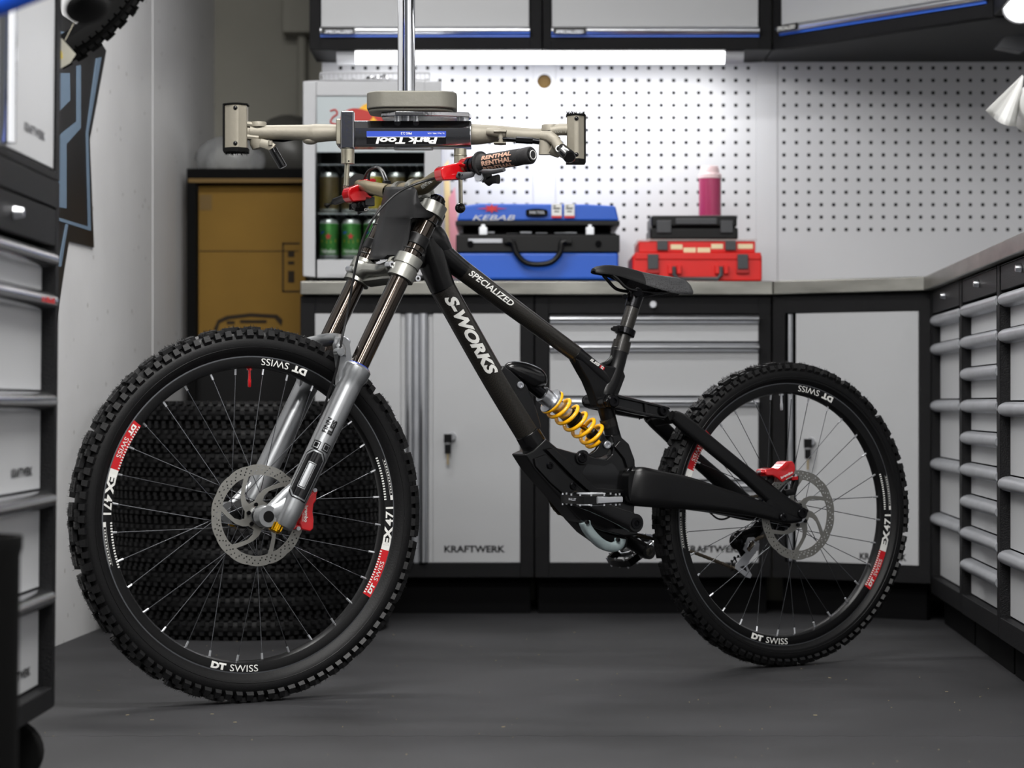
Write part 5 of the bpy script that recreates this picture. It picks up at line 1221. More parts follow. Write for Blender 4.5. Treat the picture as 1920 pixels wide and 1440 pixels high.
# front caliper
b = MB(); cy0, cy1 = -.078, -.030
ppoly(b, [(580, 930), (588, 922), (594, 928), (594, 938), (589, 945), (587, 960), (589, 975), (588, 992), (582, 997), (566, 993), (562, 980), (565, 965), (567, 948), (572, 938)], cy0, cy1)
cal = b.build('front_brake_caliper', 'red_ano', bike, bevel=.003, bseg=3); cal['label'] = 'red front brake caliper'
b = MB(); ppoly(b, [(586, 915), (596, 921), (592, 934), (583, 928)], -.070, -.046); ppoly(b, [(548, 986), (566, 984), (566, 994), (560, 992), (549, 993)], -.074, -.05); ppoly(b, [(560, 962), (567, 955), (566, 982), (553, 988)], -.068, -.05); b.build('mount_lug', 'red_ano', cal, bevel=.0015)
b = MB()
for px, py in ((591, 919), (560, 991)): b.cyl(L(px, py, -.078), L(px, py, -.050), .0042, 10)
b.tube([L(583, 921, -.062), L(586, 927, -.062)], .0055, 10); b.build('caliper_bolt', 'nipple', cal)
def seg_text(name, s, a, c, h, y_, par, m_, bold=.0, shear=0., turn=1):
    """text between image points a->c on the plane y; h in m; letters' tops on the left of travel"""
    p0, p1 = L(a[0], a[1], y_), L(c[0], c[1], y_); ex_ = (p1-p0); w = ex_.length; ex_.normalize(); ey_ = Vector((-ex_.z, 0, ex_.x))
    b = MB(); text(b, s, lambda x, y: p0+ex_*x+ey_*y, w, h, bold, shear); return b.build(name, m_, par, smooth=False, fix=False)
seg_text('caliper_lettering', 'brembo', (571.5, 948), (570.5, 979), .0075, -.0788, cal, 'decal_white', .03)
seg_text('caliper_lettering', 'SPECIALIZED', (567.5, 961), (567, 978), .0025, -.0788, cal, 'decal_white', .01)

# ------------------------------------------------------------------ frame
def shell(b, pts, n=6, seg=24, **k): tubepx(b, pts, None, seg, n, **k)
b = MB()
HT0, HT1 = L(775, 480, 0), L(812, 392, 0)
b.tube([L(770, 492, 0), L(777, 474, 0), L(800, 420, 0), L(810, 396, 0)], [.030, .029, .029, .030], 24)
shell(b, [(797, 448, 0, .032), (810, 486, 0, .031), (821, 518, 0, .0285), (830, 540, 0, .0268)], 6)
shell(b, [(803, 449, 0, .028), (822, 470, 0, .0255), (850, 493, 0, .0225), (868, 507, 0, .0212)], 6)
shell(b, [(795, 430, 0, .030), (812, 452, 0, .033), (832, 474, 0, .022)], 4)
ff = b.build('head_section', 'frame_matt', bike)
b = MB()
shell(b, [(830, 540, 0, .0268), (849, 573, 0, .0262), (885, 637, 0, .0262), (922, 702, 0, .0262), (955, 757, 0, .0265), (987, 809, 0, .0268)], 4)
dt = b.build('down_tube', 'carbon', bike); 
b = MB(); shell(b, [(868, 507, 0, .0212), (920, 546, 0, .0204), (1000, 605, 0, .0190), (1079, 663, 0, .0178)], 4); tt = b.build('top_tube', 'carbon', bike)
b = MB()
shell(b, [(1076, 661, 0, .0182), (1100, 682, 0, .0188), (1122, 702, 0, .0190), (1140, 722, 0, .017)], 4)
shell(b, [(1163, 652, 0, .0195), (1157, 680, 0, .0185), (1147, 712, 0, .0195), (1134, 738, 0, .0215), (1137, 770, 0, .0180), (1145, 800, 0, .0165), (1152, 830, 0, .0185), (1158, 852, 0, .022)], 5)
shell(b, [(1126, 686, 0, .006), (1140, 680, 0, .0065), (1154, 664, 0, .006)], 4, seg=10)
b.prism([(1072, 672), (1086, 697), (1096, 714), (1106, 738), (1114, 762), (1130, 768), (1152, 742), (1166, 706), (1160, 690), (1120, 684)], lambda a, c, t_: Vector((L(a, c, 0).x, -.0165+.033*t_, L(a, c, 0).z)))
st_ = b.build('seat_junction', 'frame_matt', bike, bevel=.006, bseg=3)
b = MB(); shell(b, [(1167, 640, 0, .0196), (1162, 660, 0, .0201)], 2); b.build('carbon_sleeve', 'carbon', bike)
b = MB(); shell(b, [(1139, 784, 0, .0185), (1144, 799, 0, .0178)], 2); b.build('carbon_sleeve', 'carbon', bike)
b = MB(); c0 = L(1172, 622, 0); u = (L(1190, 565, 0)-L(1167, 640, 0)).normalized()
b.tube([c0-u*.008, c0-u*.007, c0+u*.007, c0+u*.008], [.019, .0228, .0228, .019], 24); b.cbox(c0+Vector((-.024, -.010, .006)), (.016, .020, .012)); b.cyl(c0+Vector((-.026, -.022, .006)), c0+Vector((-.026, .012, .006)), .0042, 10); b.build('seat_clamp', 'bolt_black', bike, bevel=.001)
b = MB(); b.tube([c0-u*.03, L(1190, 565, 0), L(1194, 556, 0)], .0153, 24); b.build('seatpost', 'carbon', bike)
b = MB(); b.tube([L(1185, 577, 0), L(1190, 562, 0), L(1195, 545, 0)], [.0165, .0170, .0175], 20); b.cbox(L(1203, 551, 0), (.055, .030, .014), Matrix.Rotation(math.radians(-10), 3, 'Y')); b.cyl(L(1172, 556, -.008), L(1172, 556, .008), .006, 12)
b.tube([L(1172, 559, 0), L(1184, 545, 0)], .0025, 8); b.cyl(L(1196, 548, -.026), L(1196, 548, .026), .010, 14); b.build('post_head', 'bolt_black', bike, bevel=.0015)
# frame bottom: machined body
def BP(pts, y0, y1, b, mi=0): b.prism(pts, lambda a, c, t_: Vector((L(a, c, -.03).x, y0+(y1-y0)*t_, L(a, c, -.03).z)), mi)
b = MB(); shell(b, [(987, 809, 0, .0270), (998, 828, 0, .0278), (1008, 845, 0, .027), (1018, 858, 0, .020)], 4)
BP([(984, 852), (1000, 845), (1024, 822), (1046, 840), (1075, 848), (1098, 852), (1118, 858), (1138, 861), (1148, 852), (1152, 830), (1146, 816), (1160, 814), (1180, 832), (1191, 862), (1193, 900), (1190, 960), (1198, 985), (1196, 1004), (1170, 1006), (1130, 996), (1100, 984), (1082, 972), (1062, 948), (1030, 912), (1002, 880)], -.030, .030, b)
body = b.build('frame_body', 'link_black', bike, bevel=.004, bseg=2)
b = MB(); BP([(1020, 843), (1034, 840), (1086, 886), (1118, 920), (1104, 924), (1072, 896)], -.040, -.030, b)          # long ridge
BP([(1105, 914), (1174, 919), (1174, 926), (1108, 924)], -.0345, -.030, b); BP([(1174, 888), (1180, 888), (1180, 945), (1174, 945)], -.035, -.030, b)
BP([(1150, 838), (1160, 826), (1176, 846), (1186, 880), (1176, 884), (1168, 860)], -.036, -.030, b)
BP([(1022, 852), (1074, 905), (1098, 930), (1064, 935), (1030, 905), (1002, 874), (1000, 860)], -.035, -.030, b); b.build('body_rib', 'link_black', body, bevel=.0015)
b = MB(); BP([(1100, 870), (1134, 874), (1146, 868), (1152, 872), (1171, 905), (1170, 910), (1110, 907), (1092, 888)], -.0306, -.0300, b); b.build('body_pocket', 'gloss_black', body)
def bolt(px, py, y_, r, par, m1='bolt_black', y2=None, deep=True):
    c = L(px, py, y_); b = MB(); b.lathe([(0, 0), (r, 0), (r, -.003), (r*.85, -.0045), (r*.5, -.0045), (r*.42, -.002), (0, -.002)], c, 'Y', 20); b.build('bolt', m1, par)
for px, py, r in ((1091, 858, .0115), (1182, 886, .0115), (1031, 873, .0075), (1075, 911, .0085)): bolt(px, py, -.035, r, body)
b = MB(); p = L(1091, 858, -.03); b.lathe([(.0165, 0), (.0165, -.005), (.0125, -.006)], p, 'Y', 24); p = L(1182, 886, -.03); b.lathe([(.0160, 0), (.0160, -.005), (.0125, -.006)], p, 'Y', 24); b.build('bearing_seat', 'link_black', body)
bolt(1138, 834, -.024, .0085, body, 'worn_alu')
b = MB(); BP([(1110, 852), (1122, 843), (1132, 826), (1144, 826), (1149, 838), (1142, 852), (1130, 858), (1112, 858)], -.022, -.012, b); b.build('shock_yoke', 'link_black', body, bevel=.002)
# shock
S0, S1 = L(988, 716, 0), L(1140, 838, 0); SU = (S1-S0).normalized(); SLn = (S1-S0).length
def sh(t_): return S0+SU*(t_*SLn)
def st(px, py): return (L(px, py, 0)-S0).dot(SU)/SLn
ta, tz = st(1022, 762), st(1116, 822)
b = MB(); b.tube([sh(.02), sh(ta-.03)], .013, 20); b.build('shock_head', 'bolt_black', bike)
b = MB(); b.tube([sh(ta-.09), sh(ta-.085), sh(ta+.01), sh(ta+.012)], [.015, .0185, .0185, .026], 24); b.tube([sh(ta+.012), sh(ta+.03)], [.029, .029], 24); b.build('preload_collar', 'satin_alu', bike)
b = MB(); b.tube([sh(ta), sh(ta+.30)], .0165, 20); b.build('shock_body', 'satin_alu', bike)
b = MB(); b.tube([sh(ta+.30), sh(ta+.33)], .0205, 20); b.tube([sh(ta+.22), sh(ta+.30)], .0175, 20); b.tube([sh(ta+.50), sh(ta+.51), sh(ta+.60), sh(ta+.61)], [.008, .013, .013, .008], 16); b.build('bump_stop', 'black_plastic', bike)
b = MB(); b.tube([sh(ta+.2), sh(tz+.05)], .0055, 14); b.build('shock_shaft', 'gold_ano', bike)
b = MB(); b.tube([sh(tz-.01), sh(tz+.02), sh(tz+.1)], [.024, .018, .010], 20); b.tube([sh(tz+.05), sh(1.0)], [(.010, .014), (.011, .014)], 14); b.build('shock_eye', 'satin_alu', bike)
e1 = SU.cross(Vector((0, 1, 0))).normalized(); e2 = Vector((0, 1, 0)); b = MB(); pts = []; turns = 6.6; nn = 240
for k in range(nn+1):
    f_ = k/nn; a = 2*PI*turns*f_+.6; v = f_
    # dead coils at both ends
    g = f_*turns; t_ = (0.35*g if g < .8 else (.28+(g-.8)*1.0 if g < turns-.8 else .28+(turns-1.6)+(g-turns+.8)*.35)); t_ /= (.56+turns-1.6)
    pts.append(sh(ta+.02+(tz-ta-.02)*t_)+e1*(math.cos(a)*.0262)+e2*(math.sin(a)*.0262))
b.tube(pts, .0043, 12, up=tuple(SU)); b.build('coil_spring', 'coil', bike)['label'] = 'yellow coil spring'
# reservoir blob and its mount on the down tube
b = MB(); c0 = L(984, 708, 0); u = (L(1018, 706, 0)-L(955, 700, 0)).normalized()
pr = [(946, 690, .003), (951, 690, .011), (962, 692, .0175), (978, 698, .0225), (994, 705, .0245), (1006, 712, .0240), (1013, 720, .0175), (1016, 727, .0060)]
b.tube([p[:3] for p in cat([(*L(p[0], p[1], 0),) for p in pr], 4)], [r[0] for r in cat([(p[2],) for p in pr], 4)], 28); b.build('shock_reservoir', 'link_black', bike)
b = MB(); BP([(938, 700), (948, 684), (962, 694), (992, 722), (1003, 745), (1012, 772), (1020, 800), (1010, 812), (990, 806), (958, 745)], -.022, .022, b); m_ = b.build('shock_mount', 'link_black', bike, bevel=.005, bseg=3)
bolt(975, 722, -.0225, .0075, m_, 'worn_alu')
# rocker link
def rocker(s_):
    b = MB(); yq = .050
    def RP(pts, y0, y1, mi=0): b.prism(pts, lambda a, c, t_: Vector((L(a, c, -yq).x, s_*(y0+(y1-y0)*t_), L(a, c, -yq).z)), mi)
    RP([(1136, 752), (1142, 742), (1154, 738), (1166, 741), (1250, 762), (1257, 771), (1256, 781), (1246, 786), (1236, 784), (1200, 778), (1150, 767), (1140, 762)], .038, .050)
    RP([(1150, 740), (1166, 742), (1252, 763), (1255, 768), (1160, 747)], .050, .056); RP([(1150, 765), (1155, 760), (1205, 773), (1245, 781), (1246, 786), (1205, 779)], .050, .056); RP([(1205, 752), (1210, 753), (1218, 776), (1208, 775)], .050, .055)
    o = b.build('rocker_link', 'link_black', bike, bevel=.002)
    for px, py, r in ((1149, 752, .0120), (1242, 770, .0095)):
        c = Vector((L(px, py, -yq).x, s_*.050, L(px, py, -yq).z)); b2 = MB(); b2.lathe([(0, 0), (r*1.2, 0), (r*1.2, -s_*-.004), (r, s_*.007), (r*.5, s_*.007), (r*.42, s_*.003), (0, s_*.003)], c, 'Y', 20); b2.build('bolt', 'bolt_black', o)
rocker(-1); rocker(1)
b = MB(); p = L(1148, 752, -.05); b.tube([(p.x, -.038, p.z), (p.x, .038, p.z)], .0165, 20); b.build('link_axle', 'link_black', bike)
b = MB(); p = L(1242, 770, -.05); b.tube([(p.x, -.038, p.z), (p.x, .038, p.z)], .009, 16); b.build('link_axle', 'link_black', bike)
# swingarm: chainstays, seatstays, yoke, both sides
b = MB()
for s_ in (-1, 1):
    def SP(pts, n=5):
        q2 = [(*L(p[0], p[1], -p[2]), p[3], p[4]) for p in pts]; q2 = cat(q2, n)
        b.tube([(a, (c if s_ < 0 else -c), e) for a, c, e, g, h in q2], [(g, h) for a, c, e, g, h in q2], 20, sq=.62)
    SP([(1180, 908, .036, .038, .012), (1200, 912, .050, .043, .013), (1240, 918, .060, .0400, .0125), (1290, 925, .064, .036, .012), (1350, 937, .068, .027, .011), (1410, 951, .072, .0205, .010), (1468, 968, .074, .0155, .009)])
    SP([(1262, 779, .050, .012, .010), (1275, 788, .052, .0165, .010), (1300, 808, .056, .0170, .010), (1350, 849, .064, .0165, .010), (1400, 890, .068, .0170, .0095), (1440, 924, .071, .0200, .009), (1470, 948, .0735, .021, .0085), (1496, 961, .0755, .018, .0085), (1503, 963, .0755, .014, .008)])
    SP([(1440, 935, .072, .014, .008), (1455, 955, .0735, .020, .008), (1475, 968, .074, .0165, .008), (1500, 966, .0755, .015, .008)])
b.tube([L(1290, 806, -.056), Vector((L(1290, 806, -.056).x-.035, -.035, L(1290, 806, -.056).z-.005)), Vector((L(1290, 806, -.056).x-.045, 0, L(1290, 806, -.056).z-.008)), Vector((L(1290, 806, -.056).x-.035, .035, L(1290, 806, -.056).z-.005)), Vector((L(1290, 806, -.056).x, .056, L(1290, 806, -.056).z))][0:0] or [Vector((L(1262, 782, -.05).x, -.048, L(1262, 782, -.05).z)), Vector((L(1262, 782, -.05).x-.01, 0, L(1262, 782, -.05).z-.006)), Vector((L(1262, 782, -.05).x, .048, L(1262, 782, -.05).z))], [(.013, .012)]*3, 14, sq=.6)
p = L(1194, 912, -.05); b.tube([Vector((p.x-.004, -.05, p.z)), Vector((p.x-.012, 0, p.z)), Vector((p.x-.004, .05, p.z))], [(.020, .034)]*3, 16, up=(0, 0, 1), sq=.6)
swa = b.build('swingarm', 'frame_matt', bike)
for px, py, r in ((1468, 970, .0095), (1504, 962, .0125)):
    bolt(px, py, -.0835, r, swa)
# caliper post and rear caliper
b = MB(); b.tube([L(1470, 925, -.064), L(1486, 922, -.064), L(1491, 905, -.064), L(1492, 892, -.064)], [(.008, .008), (.009, .008), (.007, .008), (.006, .008)], 10, sq=.7); b.tube([L(1440, 905, -.064), L(1446, 895, -.064), L(1448, 888, -.064)], [(.008, .008), (.007, .008), (.006, .007)], 10, sq=.7); b.build('caliper_mount', 'frame_matt', swa)
b = MB(); ppoly(b, [(1434, 886), (1436, 880), (1450, 877), (1459, 880), (1466, 875), (1474, 866), (1486, 864), (1491, 870), (1492, 880), (1489, 890), (1478, 898), (1468, 905), (1458, 897), (1449, 892), (1438, 892)], -.088, -.052)
rc = b.build('rear_brake_caliper', 'red_ano', bike, bevel=.003, bseg=3); rc['label'] = 'red rear brake caliper'
b = MB(); ppoly(b, [(1484, 894), (1497, 893), (1497, 900), (1486, 901)], -.080, -.058); ppoly(b, [(1433, 884), (1447, 884), (1447, 893), (1434, 893)], -.080, -.058); b.build('mount_lug', 'red_ano', rc, bevel=.0015)
b = MB(); ppoly(b, [(1476, 872), (1482, 869), (1480, 876), (1470, 883), (1464, 882)], -.0885, -.0878); b.build('caliper_window', 'red_dark', rc)
b = MB(); b.cyl(L(1491, 889, -.07), L(1491, 895, -.07), .005, 12); b.build('caliper_bolt', 'nipple', rc)
b = MB(); b.cyl(L(1441, 879, -.070), L(1441, 886, -.070), .006, 12); b.tube([L(1420, 885, -.070), L(1434, 883, -.070)], .003, 8); b.build('hose_fitting', 'nipple', rc)
seg_text('caliper_lettering', 'brembo', (1465, 898), (1487, 887), .0058, -.0895, rc, 'decal_white', .03)
seg_text('caliper_lettering', 'SPECIALIZED', (1474, 900), (1487, 893.5), .0022, -.0895, rc, 'decal_white', .01)
# ------------------------------------------------------------------ lettering on the tubes
def tube_text(name, s, a, c, r, h, par, m_, bold=.0, shear=0., dy=0., e=.0012):
    p0, p1 = L(*a), L(*c); u = (p1-p0).normalized(); w = (p1-p0).length; f_ = on_tube(p0, u, r)
    b = MB(); text(b, s, lambda x, y: f_(x, y-h/2+dy, e), w, h, bold, shear, slices=9); return b.build(name, m_, par, smooth=False, fix=False)
tube_text('tube_lettering', 'S-WORKS', (836, 551, 0), (920, 699, 0), .0265, .0265, dt, 'decal_white', .05, .35, .004)
tube_text('tube_lettering', 'SPECIALIZED', (872, 510, 0), (953, 571, 0), .0205, .0140, tt, 'decal_white', .02, .3, .0065)
tube_text('tube_lettering', 'ILES', (1099, 672, -.0), (1116, 684, 0), .0190, .0065, st_, 'decal_white', .05, .2, .004)
f_ = on_tube(L(1117, 685, 0), (L(1127, 692, 0)-L(1117, 685, 0)).normalized(), .0190); b = MB()
tube_poly(b, f_, [(0, .001), (.012, .001), (.012, .0075), (0, .0075)], 3, 0, .0010); tube_poly(b, f_, [(.003, .001), (.009, .001), (.009, .0075), (.003, .0075)], 3, 1, .0013); tube_poly(b, f_, [(.0048, .003), (.0072, .003), (.0072, .0055), (.0048, .0055)], 3, 0, .0016); b.build('flag_sticker', ['decal_red', 'decal_white'], st_, smooth=False, fix=False)
# ------------------------------------------------------------------ saddle
rowsS = [  # centre image x, top y, half width, drop of the side
    (1112, 503, .010, .008), (1121, 499, .017, .014), (1138, 497, .022, .018), (1158, 499, .027, .021), (1178, 504, .035, .024), (1198, 510, .046, .028), (1216, 514, .056, .032), (1232, 517, .063, .035), (1247, 519, .066, .036), (1261, 521, .064, .034), (1272, 525, .055, .029), (1280, 530, .042, .022), (1284, 535, .025, .015)]
rs_ = cat(rowsS, 3); b = MB(); vs = []; NS = 24
for (px, t0, hw_, dp_) in rs_:
    zt_ = L(px, t0, 0)
    for k in range(NS):
        a = 2*PI*k/NS; sn, cn = math.sin(a), math.cos(a); yy_ = math.copysign(abs(sn)**.8, sn)*hw_
        z_ = zt_.z-dp_*abs(sn)**3.0 if cn > -1e-6 else zt_.z-dp_*abs(sn)**3.0-.016*(-cn)**.5*min(1, hw_/.03)
        vs.append((zt_.x, yy_, z_))
n = len(rs_); fs = [(i*NS+k, i*NS+(k+1) % NS, (i+1)*NS+(k+1) % NS, (i+1)*NS+k) for i in range(n-1) for k in range(NS)]+[tuple(range(NS)), tuple((n-1)*NS+k for k in reversed(range(NS)))]
ms = [0]*len(fs)
sb = len(b.f); b.add(vs, fs)
for i in range(n-1):
    for k in range(NS):
        if rs_[i][0] > 1190: b.m[sb+i*NS+k] = 1
sad = b.build('saddle', ['saddle', 'lattice'], bike, angle=60)
b = MB()
for s_ in (-1, 1):
    b.tube(cat([tuple(L(1140, 516, 0)+Vector((0, s_*.018, 0))), tuple(L(1150, 526, 0)+Vector((0, s_*.021, 0))), tuple(L(1166, 541, 0)+Vector((0, s_*.022, 0))), tuple(L(1190, 546, 0)+Vector((0, s_*.022, 0))), tuple(L(1225, 549, 0)+Vector((0, s_*.022, 0))), tuple(L(1245, 546, 0)+Vector((0, s_*.03, 0))), tuple(L(1262, 540, 0)+Vector((0, s_*.036, 0)))], 5), .0038, 10)
b.build('saddle_rail', 'gloss_black', sad)
# ------------------------------------------------------------------ drivetrain
def cog(name, c, R, teeth, y_, th, par, m_, holes=6, inner=.3):
    outer = []
    for k in range(teeth):
        for f_, rr_ in ((-.32, -.0035), (-.12, .0015), (.12, .0015), (.32, -.0035)): a = 2*PI*(k+f_)/teeth; outer.append(((R+rr_)*math.cos(a), (R+rr_)*math.sin(a)))
    hs_ = []
    for k in range(holes):
        a0 = 2*PI*k/holes+.08; a1 = 2*PI*(k+1)/holes-.08; r0_, r1_ = R*inner, R*.80
        hs_.append([(r0_*math.cos(a0+(a1-a0)*j/4), r0_*math.sin(a0+(a1-a0)*j/4)) for j in range(5)]+[(r1_*math.cos(a1-(a1-a0)*j/6), r1_*math.sin(a1-(a1-a0)*j/6)) for j in range(7)])
    b = MB(); plate(b, outer, hs_, lambda u, v, t_: Vector((c.x+u, y_+th*t_, c.z+v))); return b.build(name, m_, par, fix=False)
CR = L(1066, 925, .048); CRr = .048
cg = cog('chainring', CR, CRr, 24, .046, .0035, bike, 'bolt_black', 4, .35)
CK = L(1190, 981, -.09)                                # crank axle
b = MB(); b.tube([Vector((CK.x, -.085, CK.z)), Vector((CK.x, .085, CK.z))], .015, 20); b.build('crank_spindle', 'bolt_black', bike)
CE = L(1080, 934, -.10); 
for s_ in (-1, 1):
    e = Vector((CK.x+(CE.x-CK.x)*(1 if s_ < 0 else -1), s_*.098, CK.z+(CE.z-CK.z)*(1 if s_ < 0 else -1))); c0 = Vector((CK.x, s_*.088, CK.z))
    if s_ > 0: e = Vector((1.012, .098, .262))
    b = MB(); n_ = 8; pts = [c0.lerp(e, i/n_) for i in range(n_+1)]
    b.tube(pts, [(.0195, .008), (.0200, .008), (.0180, .0075), (.0170, .007), (.0160, .007), (.0155, .007), (.0150, .007), (.0160, .007), (.0150, .007)], 16, sq=.55)
    b.lathe([(0, -s_*-.0085), (.018, s_*.0085), (.0205, s_*.005), (.0205, -s_*.008), (0, -s_*.008)], c0, 'Y', 28); b.lathe([(0, s_*.008), (.015, s_*.008), (.0165, s_*.004), (.0165, -s_*.008), (0, -s_*.008)], e, 'Y', 24)
    ca = b.build('crank_arm', 'link_black', bike)
    b = MB(); b.lathe([(.0125, s_*.0088), (.0125, s_*.011), (.0065, s_*.011), (.006, s_*.0088), (0, s_*.0088)], c0, 'Y', 20); b.build('crank_bolt', 'bolt_black', ca)
    if s_ < 0:
        b = MB(); ppoly(b, [(1146, 964), (1150, 956), (1172, 963), (1174, 975), (1168, 980), (1150, 975)], -.0975, -.0965); b.build('arm_pocket', 'gloss_black', ca)
    # pedal
    yc = s_*.160; pc = Vector((e.x, yc, e.z)); pm = bpy.data.objects.new('x', None); bpy.data.objects.remove(pm)
    rotp = math.radians(0 if s_ < 0 else -34); mt = Matrix.Rotation(rotp, 3, 'Y')
    outer = [(-.052, -.020), (-.046, -.046), (-.012, -.052), (.012, -.052), (.046, -.046), (.052, -.020), (.052, .020), (.046, .046), (.012, .052), (-.012, .052), (-.046, .046), (-.052, .020)]
    h1 = [(-.044, -.020), (-.040, -.038), (-.018, -.042), (-.016, -.010), (-.016, .010), (-.018, .042), (-.040, .038), (-.044, .020)]
    h2 = [(-a, c) for a, c in h1]
    b = MB(); plate(b, outer, [h1, h2], lambda u, v, t_: pc+mt @ Vector((u, v, -.0085+.017*t_))); pd = b.build('pedal', 'black_plastic' if s_ < 0 else 'gloss_black', bike, fix=False, bevel=.001)
    b = MB(); b.tube([Vector((e.x, s_*.09, e.z)), Vector((e.x, s_*.115, e.z)), pc+Vector((0, s_*.045, 0))], [.009, .0085, .006], 14); b.build('pedal_axle', 'steel_dull', pd)
    b = MB()
    for u_, v_ in ((-.048, -.035), (-.048, 0), (-.048, .035), (.048, -.035), (.048, 0), (.048, .035), (-.03, -.049), (.03, -.049), (0, -.051), (-.03, .049), (.03, .049)):
        for zz in (-1, 1): p = pc+mt @ Vector((u_, v_, zz*.0085)); b.tube([p, p+mt @ Vector((0, 0, zz*.004))], .002, 6, up=(0, 1, 0))
    tag(b.build('pedal_pin', 'nipple', pd), kind='stuff')
    b = MB()
    for zz in (-1, 1):
        b.tube([pc+mt @ Vector((a, c, zz*.0115)) for a, c in ((-.020, -.022), (-.028, 0), (-.020, .022), (-.006, .026), (.006, .026), (.020, .022), (.028, 0), (.020, -.022), (.006, -.026), (-.006, -.026))], .0020, 6, up=(0, 0, 1), closed=True)
    b.tube([pc+mt @ Vector((-.018, -.053, 0)), pc+mt @ Vector((.046, -.0475, 0))], [(.0075, .003), (.006, .003)], 8, up=(0, 1, 0), sq=.6)
    b.build('pedal_spring', 'nipple', pd)
seg_text('pedal_lettering', 'MALLET', (1066, 938), (1080, 939), .005, -.2125, bike, 'nipple', .02)
# bash guard
b = MB(); gp = cat([tuple(L(1095, 977, .046)), tuple(L(1098, 988, .046)), tuple(L(1108, 1004, .046)), tuple(L(1124, 1019, .046)), tuple(L(1142, 1025, .046)), tuple(L(1158, 1022, .046)), tuple(L(1163, 1010, .046))], 5)
gp = cat([tuple(L(1096, 979, -.030)), tuple(L(1100, 990, -.030)), tuple(L(1112, 1006, -.030)), tuple(L(1128, 1020, -.030)), tuple(L(1146, 1026, -.030)), tuple(L(1160, 1021, -.030)), tuple(L(1163, 1010, -.030))], 5)
n = len(gp); b.tube(gp, [(.0105, .012) if 2 < i < n-3 else (.0115, .012) for i in range(n)], 14, sq=.65); gd = b.build('bash_guard', 'guard', bike)
for px, py in ((1100, 979), (1158, 1012)): bolt(px, py, -.040, .005, gd, 'gloss_black')
b = MB(); BP([(1086, 972), (1105, 975), (1150, 1000), (1192, 1010), (1190, 1028), (1168, 1036), (1140, 1020), (1112, 1000)], .0, .04, b); b.build('chain_guide', 'black_plastic', bike, bevel=.003)
# cassette
b = MB()
for k, r_ in enumerate((.050, .045, .040, .034, .029, .025, .022)):
    teeth = int(2*PI*r_/.0127); y_ = .034+.0042*k; outer = []
    for j in range(teeth):
        for f_, rr_ in ((-.3, -.003), (-.1, .0015), (.1, .0015), (.3, -.003)): a = 2*PI*(j+f_)/teeth; outer.append(((r_+rr_)*math.cos(a), (r_+rr_)*math.sin(a)))
    b.prism(outer, lambda u, v, t_: Vector((RC.x+u, y_+.0018*t_, RC.z+v)))
b.build('cassette', 'bolt_black', rw)
# rear derailleur (far side)
dy = .075
b = MB(); dv = lambda px, py, y_=dy: L(px, py, y_)
b.tube([dv(1424, 985), dv(1412, 1000), dv(1400, 1004), dv(1386, 1008)], [(.014, .012), (.016, .013), (.015, .013), (.016, .013)], 14, sq=.7); b.ball(dv(1381, 1014), (.018, .014, .020), 16); b.tube([dv(1381, 1014), dv(1392, 1030), dv(1398, 1040)], [(.014, .010), (.010, .010), (.012, .010)], 12, sq=.7)
b.tube([RC+Vector((.0, .072, 0)), dv(1440, 975), dv(1424, 988)], [(.012, .004), (.012, .004), (.010, .005)], 10, sq=.6); der = b.build('rear_derailleur', 'bolt_black', bike)
b = MB(); plate(b, [(a, c) for a, c in [(1402, 1008), (1413, 1007), (1423, 1019), (1422, 1028), (1404, 1052), (1400, 1062), (1409, 1078), (1406, 1084), (1398, 1082), (1378, 1066), (1379, 1058), (1390, 1045), (1398, 1036), (1393, 1030)]] and [(L(a, c, .06).x, L(a, c, .06).z) for a, c in [(1402, 1008), (1413, 1007), (1423, 1019), (1422, 1028), (1404, 1052), (1400, 1062), (1409, 1078), (1406, 1084), (1398, 1082), (1378, 1066), (1379, 1058), (1390, 1045), (1398, 1036), (1393, 1030)]],
         [[(L(a, c, .06).x, L(a, c, .06).z) for a, c in [(1405, 1014), (1411, 1013), (1416, 1020), (1405, 1035), (1401, 1033), (1399, 1029)]], [(L(a, c, .06).x, L(a, c, .06).z) for a, c in [(1394, 1060), (1398, 1064), (1401, 1073), (1386, 1063)]]], lambda u, v, t_: Vector((u, .058+.0025*t_, v))); b.build('derailleur_cage', 'worn_alu', der, fix=False)
for px, py, tr_ in ((1409, 1024, 12), (1384, 1060, 12)):
    cog('jockey_wheel', L(px, py, .066), .022 if py > 1040 else .018, tr_, .064, .003, der, 'black_plastic', 3, .4)
# chain: alternating link plates
def chain_run(pts, name='chain'):
    q2 = cat([tuple(p) for p in pts], 12); acc = 0; b = MB(); prev = Vector(q2[0]); cur = prev.copy(); k = 0; outp = [prev.copy()]; step = .0127
    for p in q2[1:]:
        p = Vector(p)
        while (p-cur).length >= step:
            cur = cur+(p-cur).normalized()*step; outp.append(cur.copy())
    for i in range(len(outp)-1):
        a, c = outp[i], outp[i+1]; yw = .0032 if i % 2 else .0023
        for s_ in (-1, 1): b.tube([a+Vector((0, s_*yw, 0)), (a+c)/2+Vector((0, s_*yw, 0)), c+Vector((0, s_*yw, 0))], [(.0040, .0006), (.0029, .0006), (.0040, .0006)], 6)
        b.tube([a-Vector((0, .0042, 0)), a+Vector((0, .0042, 0))], .0019, 6, up=(1, 0, 0))
    return b.build(name, 'chain', bike, fix=False)
ring = [CR+Vector((CRr*math.cos(a), 0, CRr*math.sin(a))) for a in [math.radians(x) for x in range(80, 271, 15)]]
cs = [RC+Vector((.046*math.cos(a), .046-0, .046*math.sin(a))) for a in [math.radians(x) for x in (90, 60, 30, 0, -30, -60, -90)]]
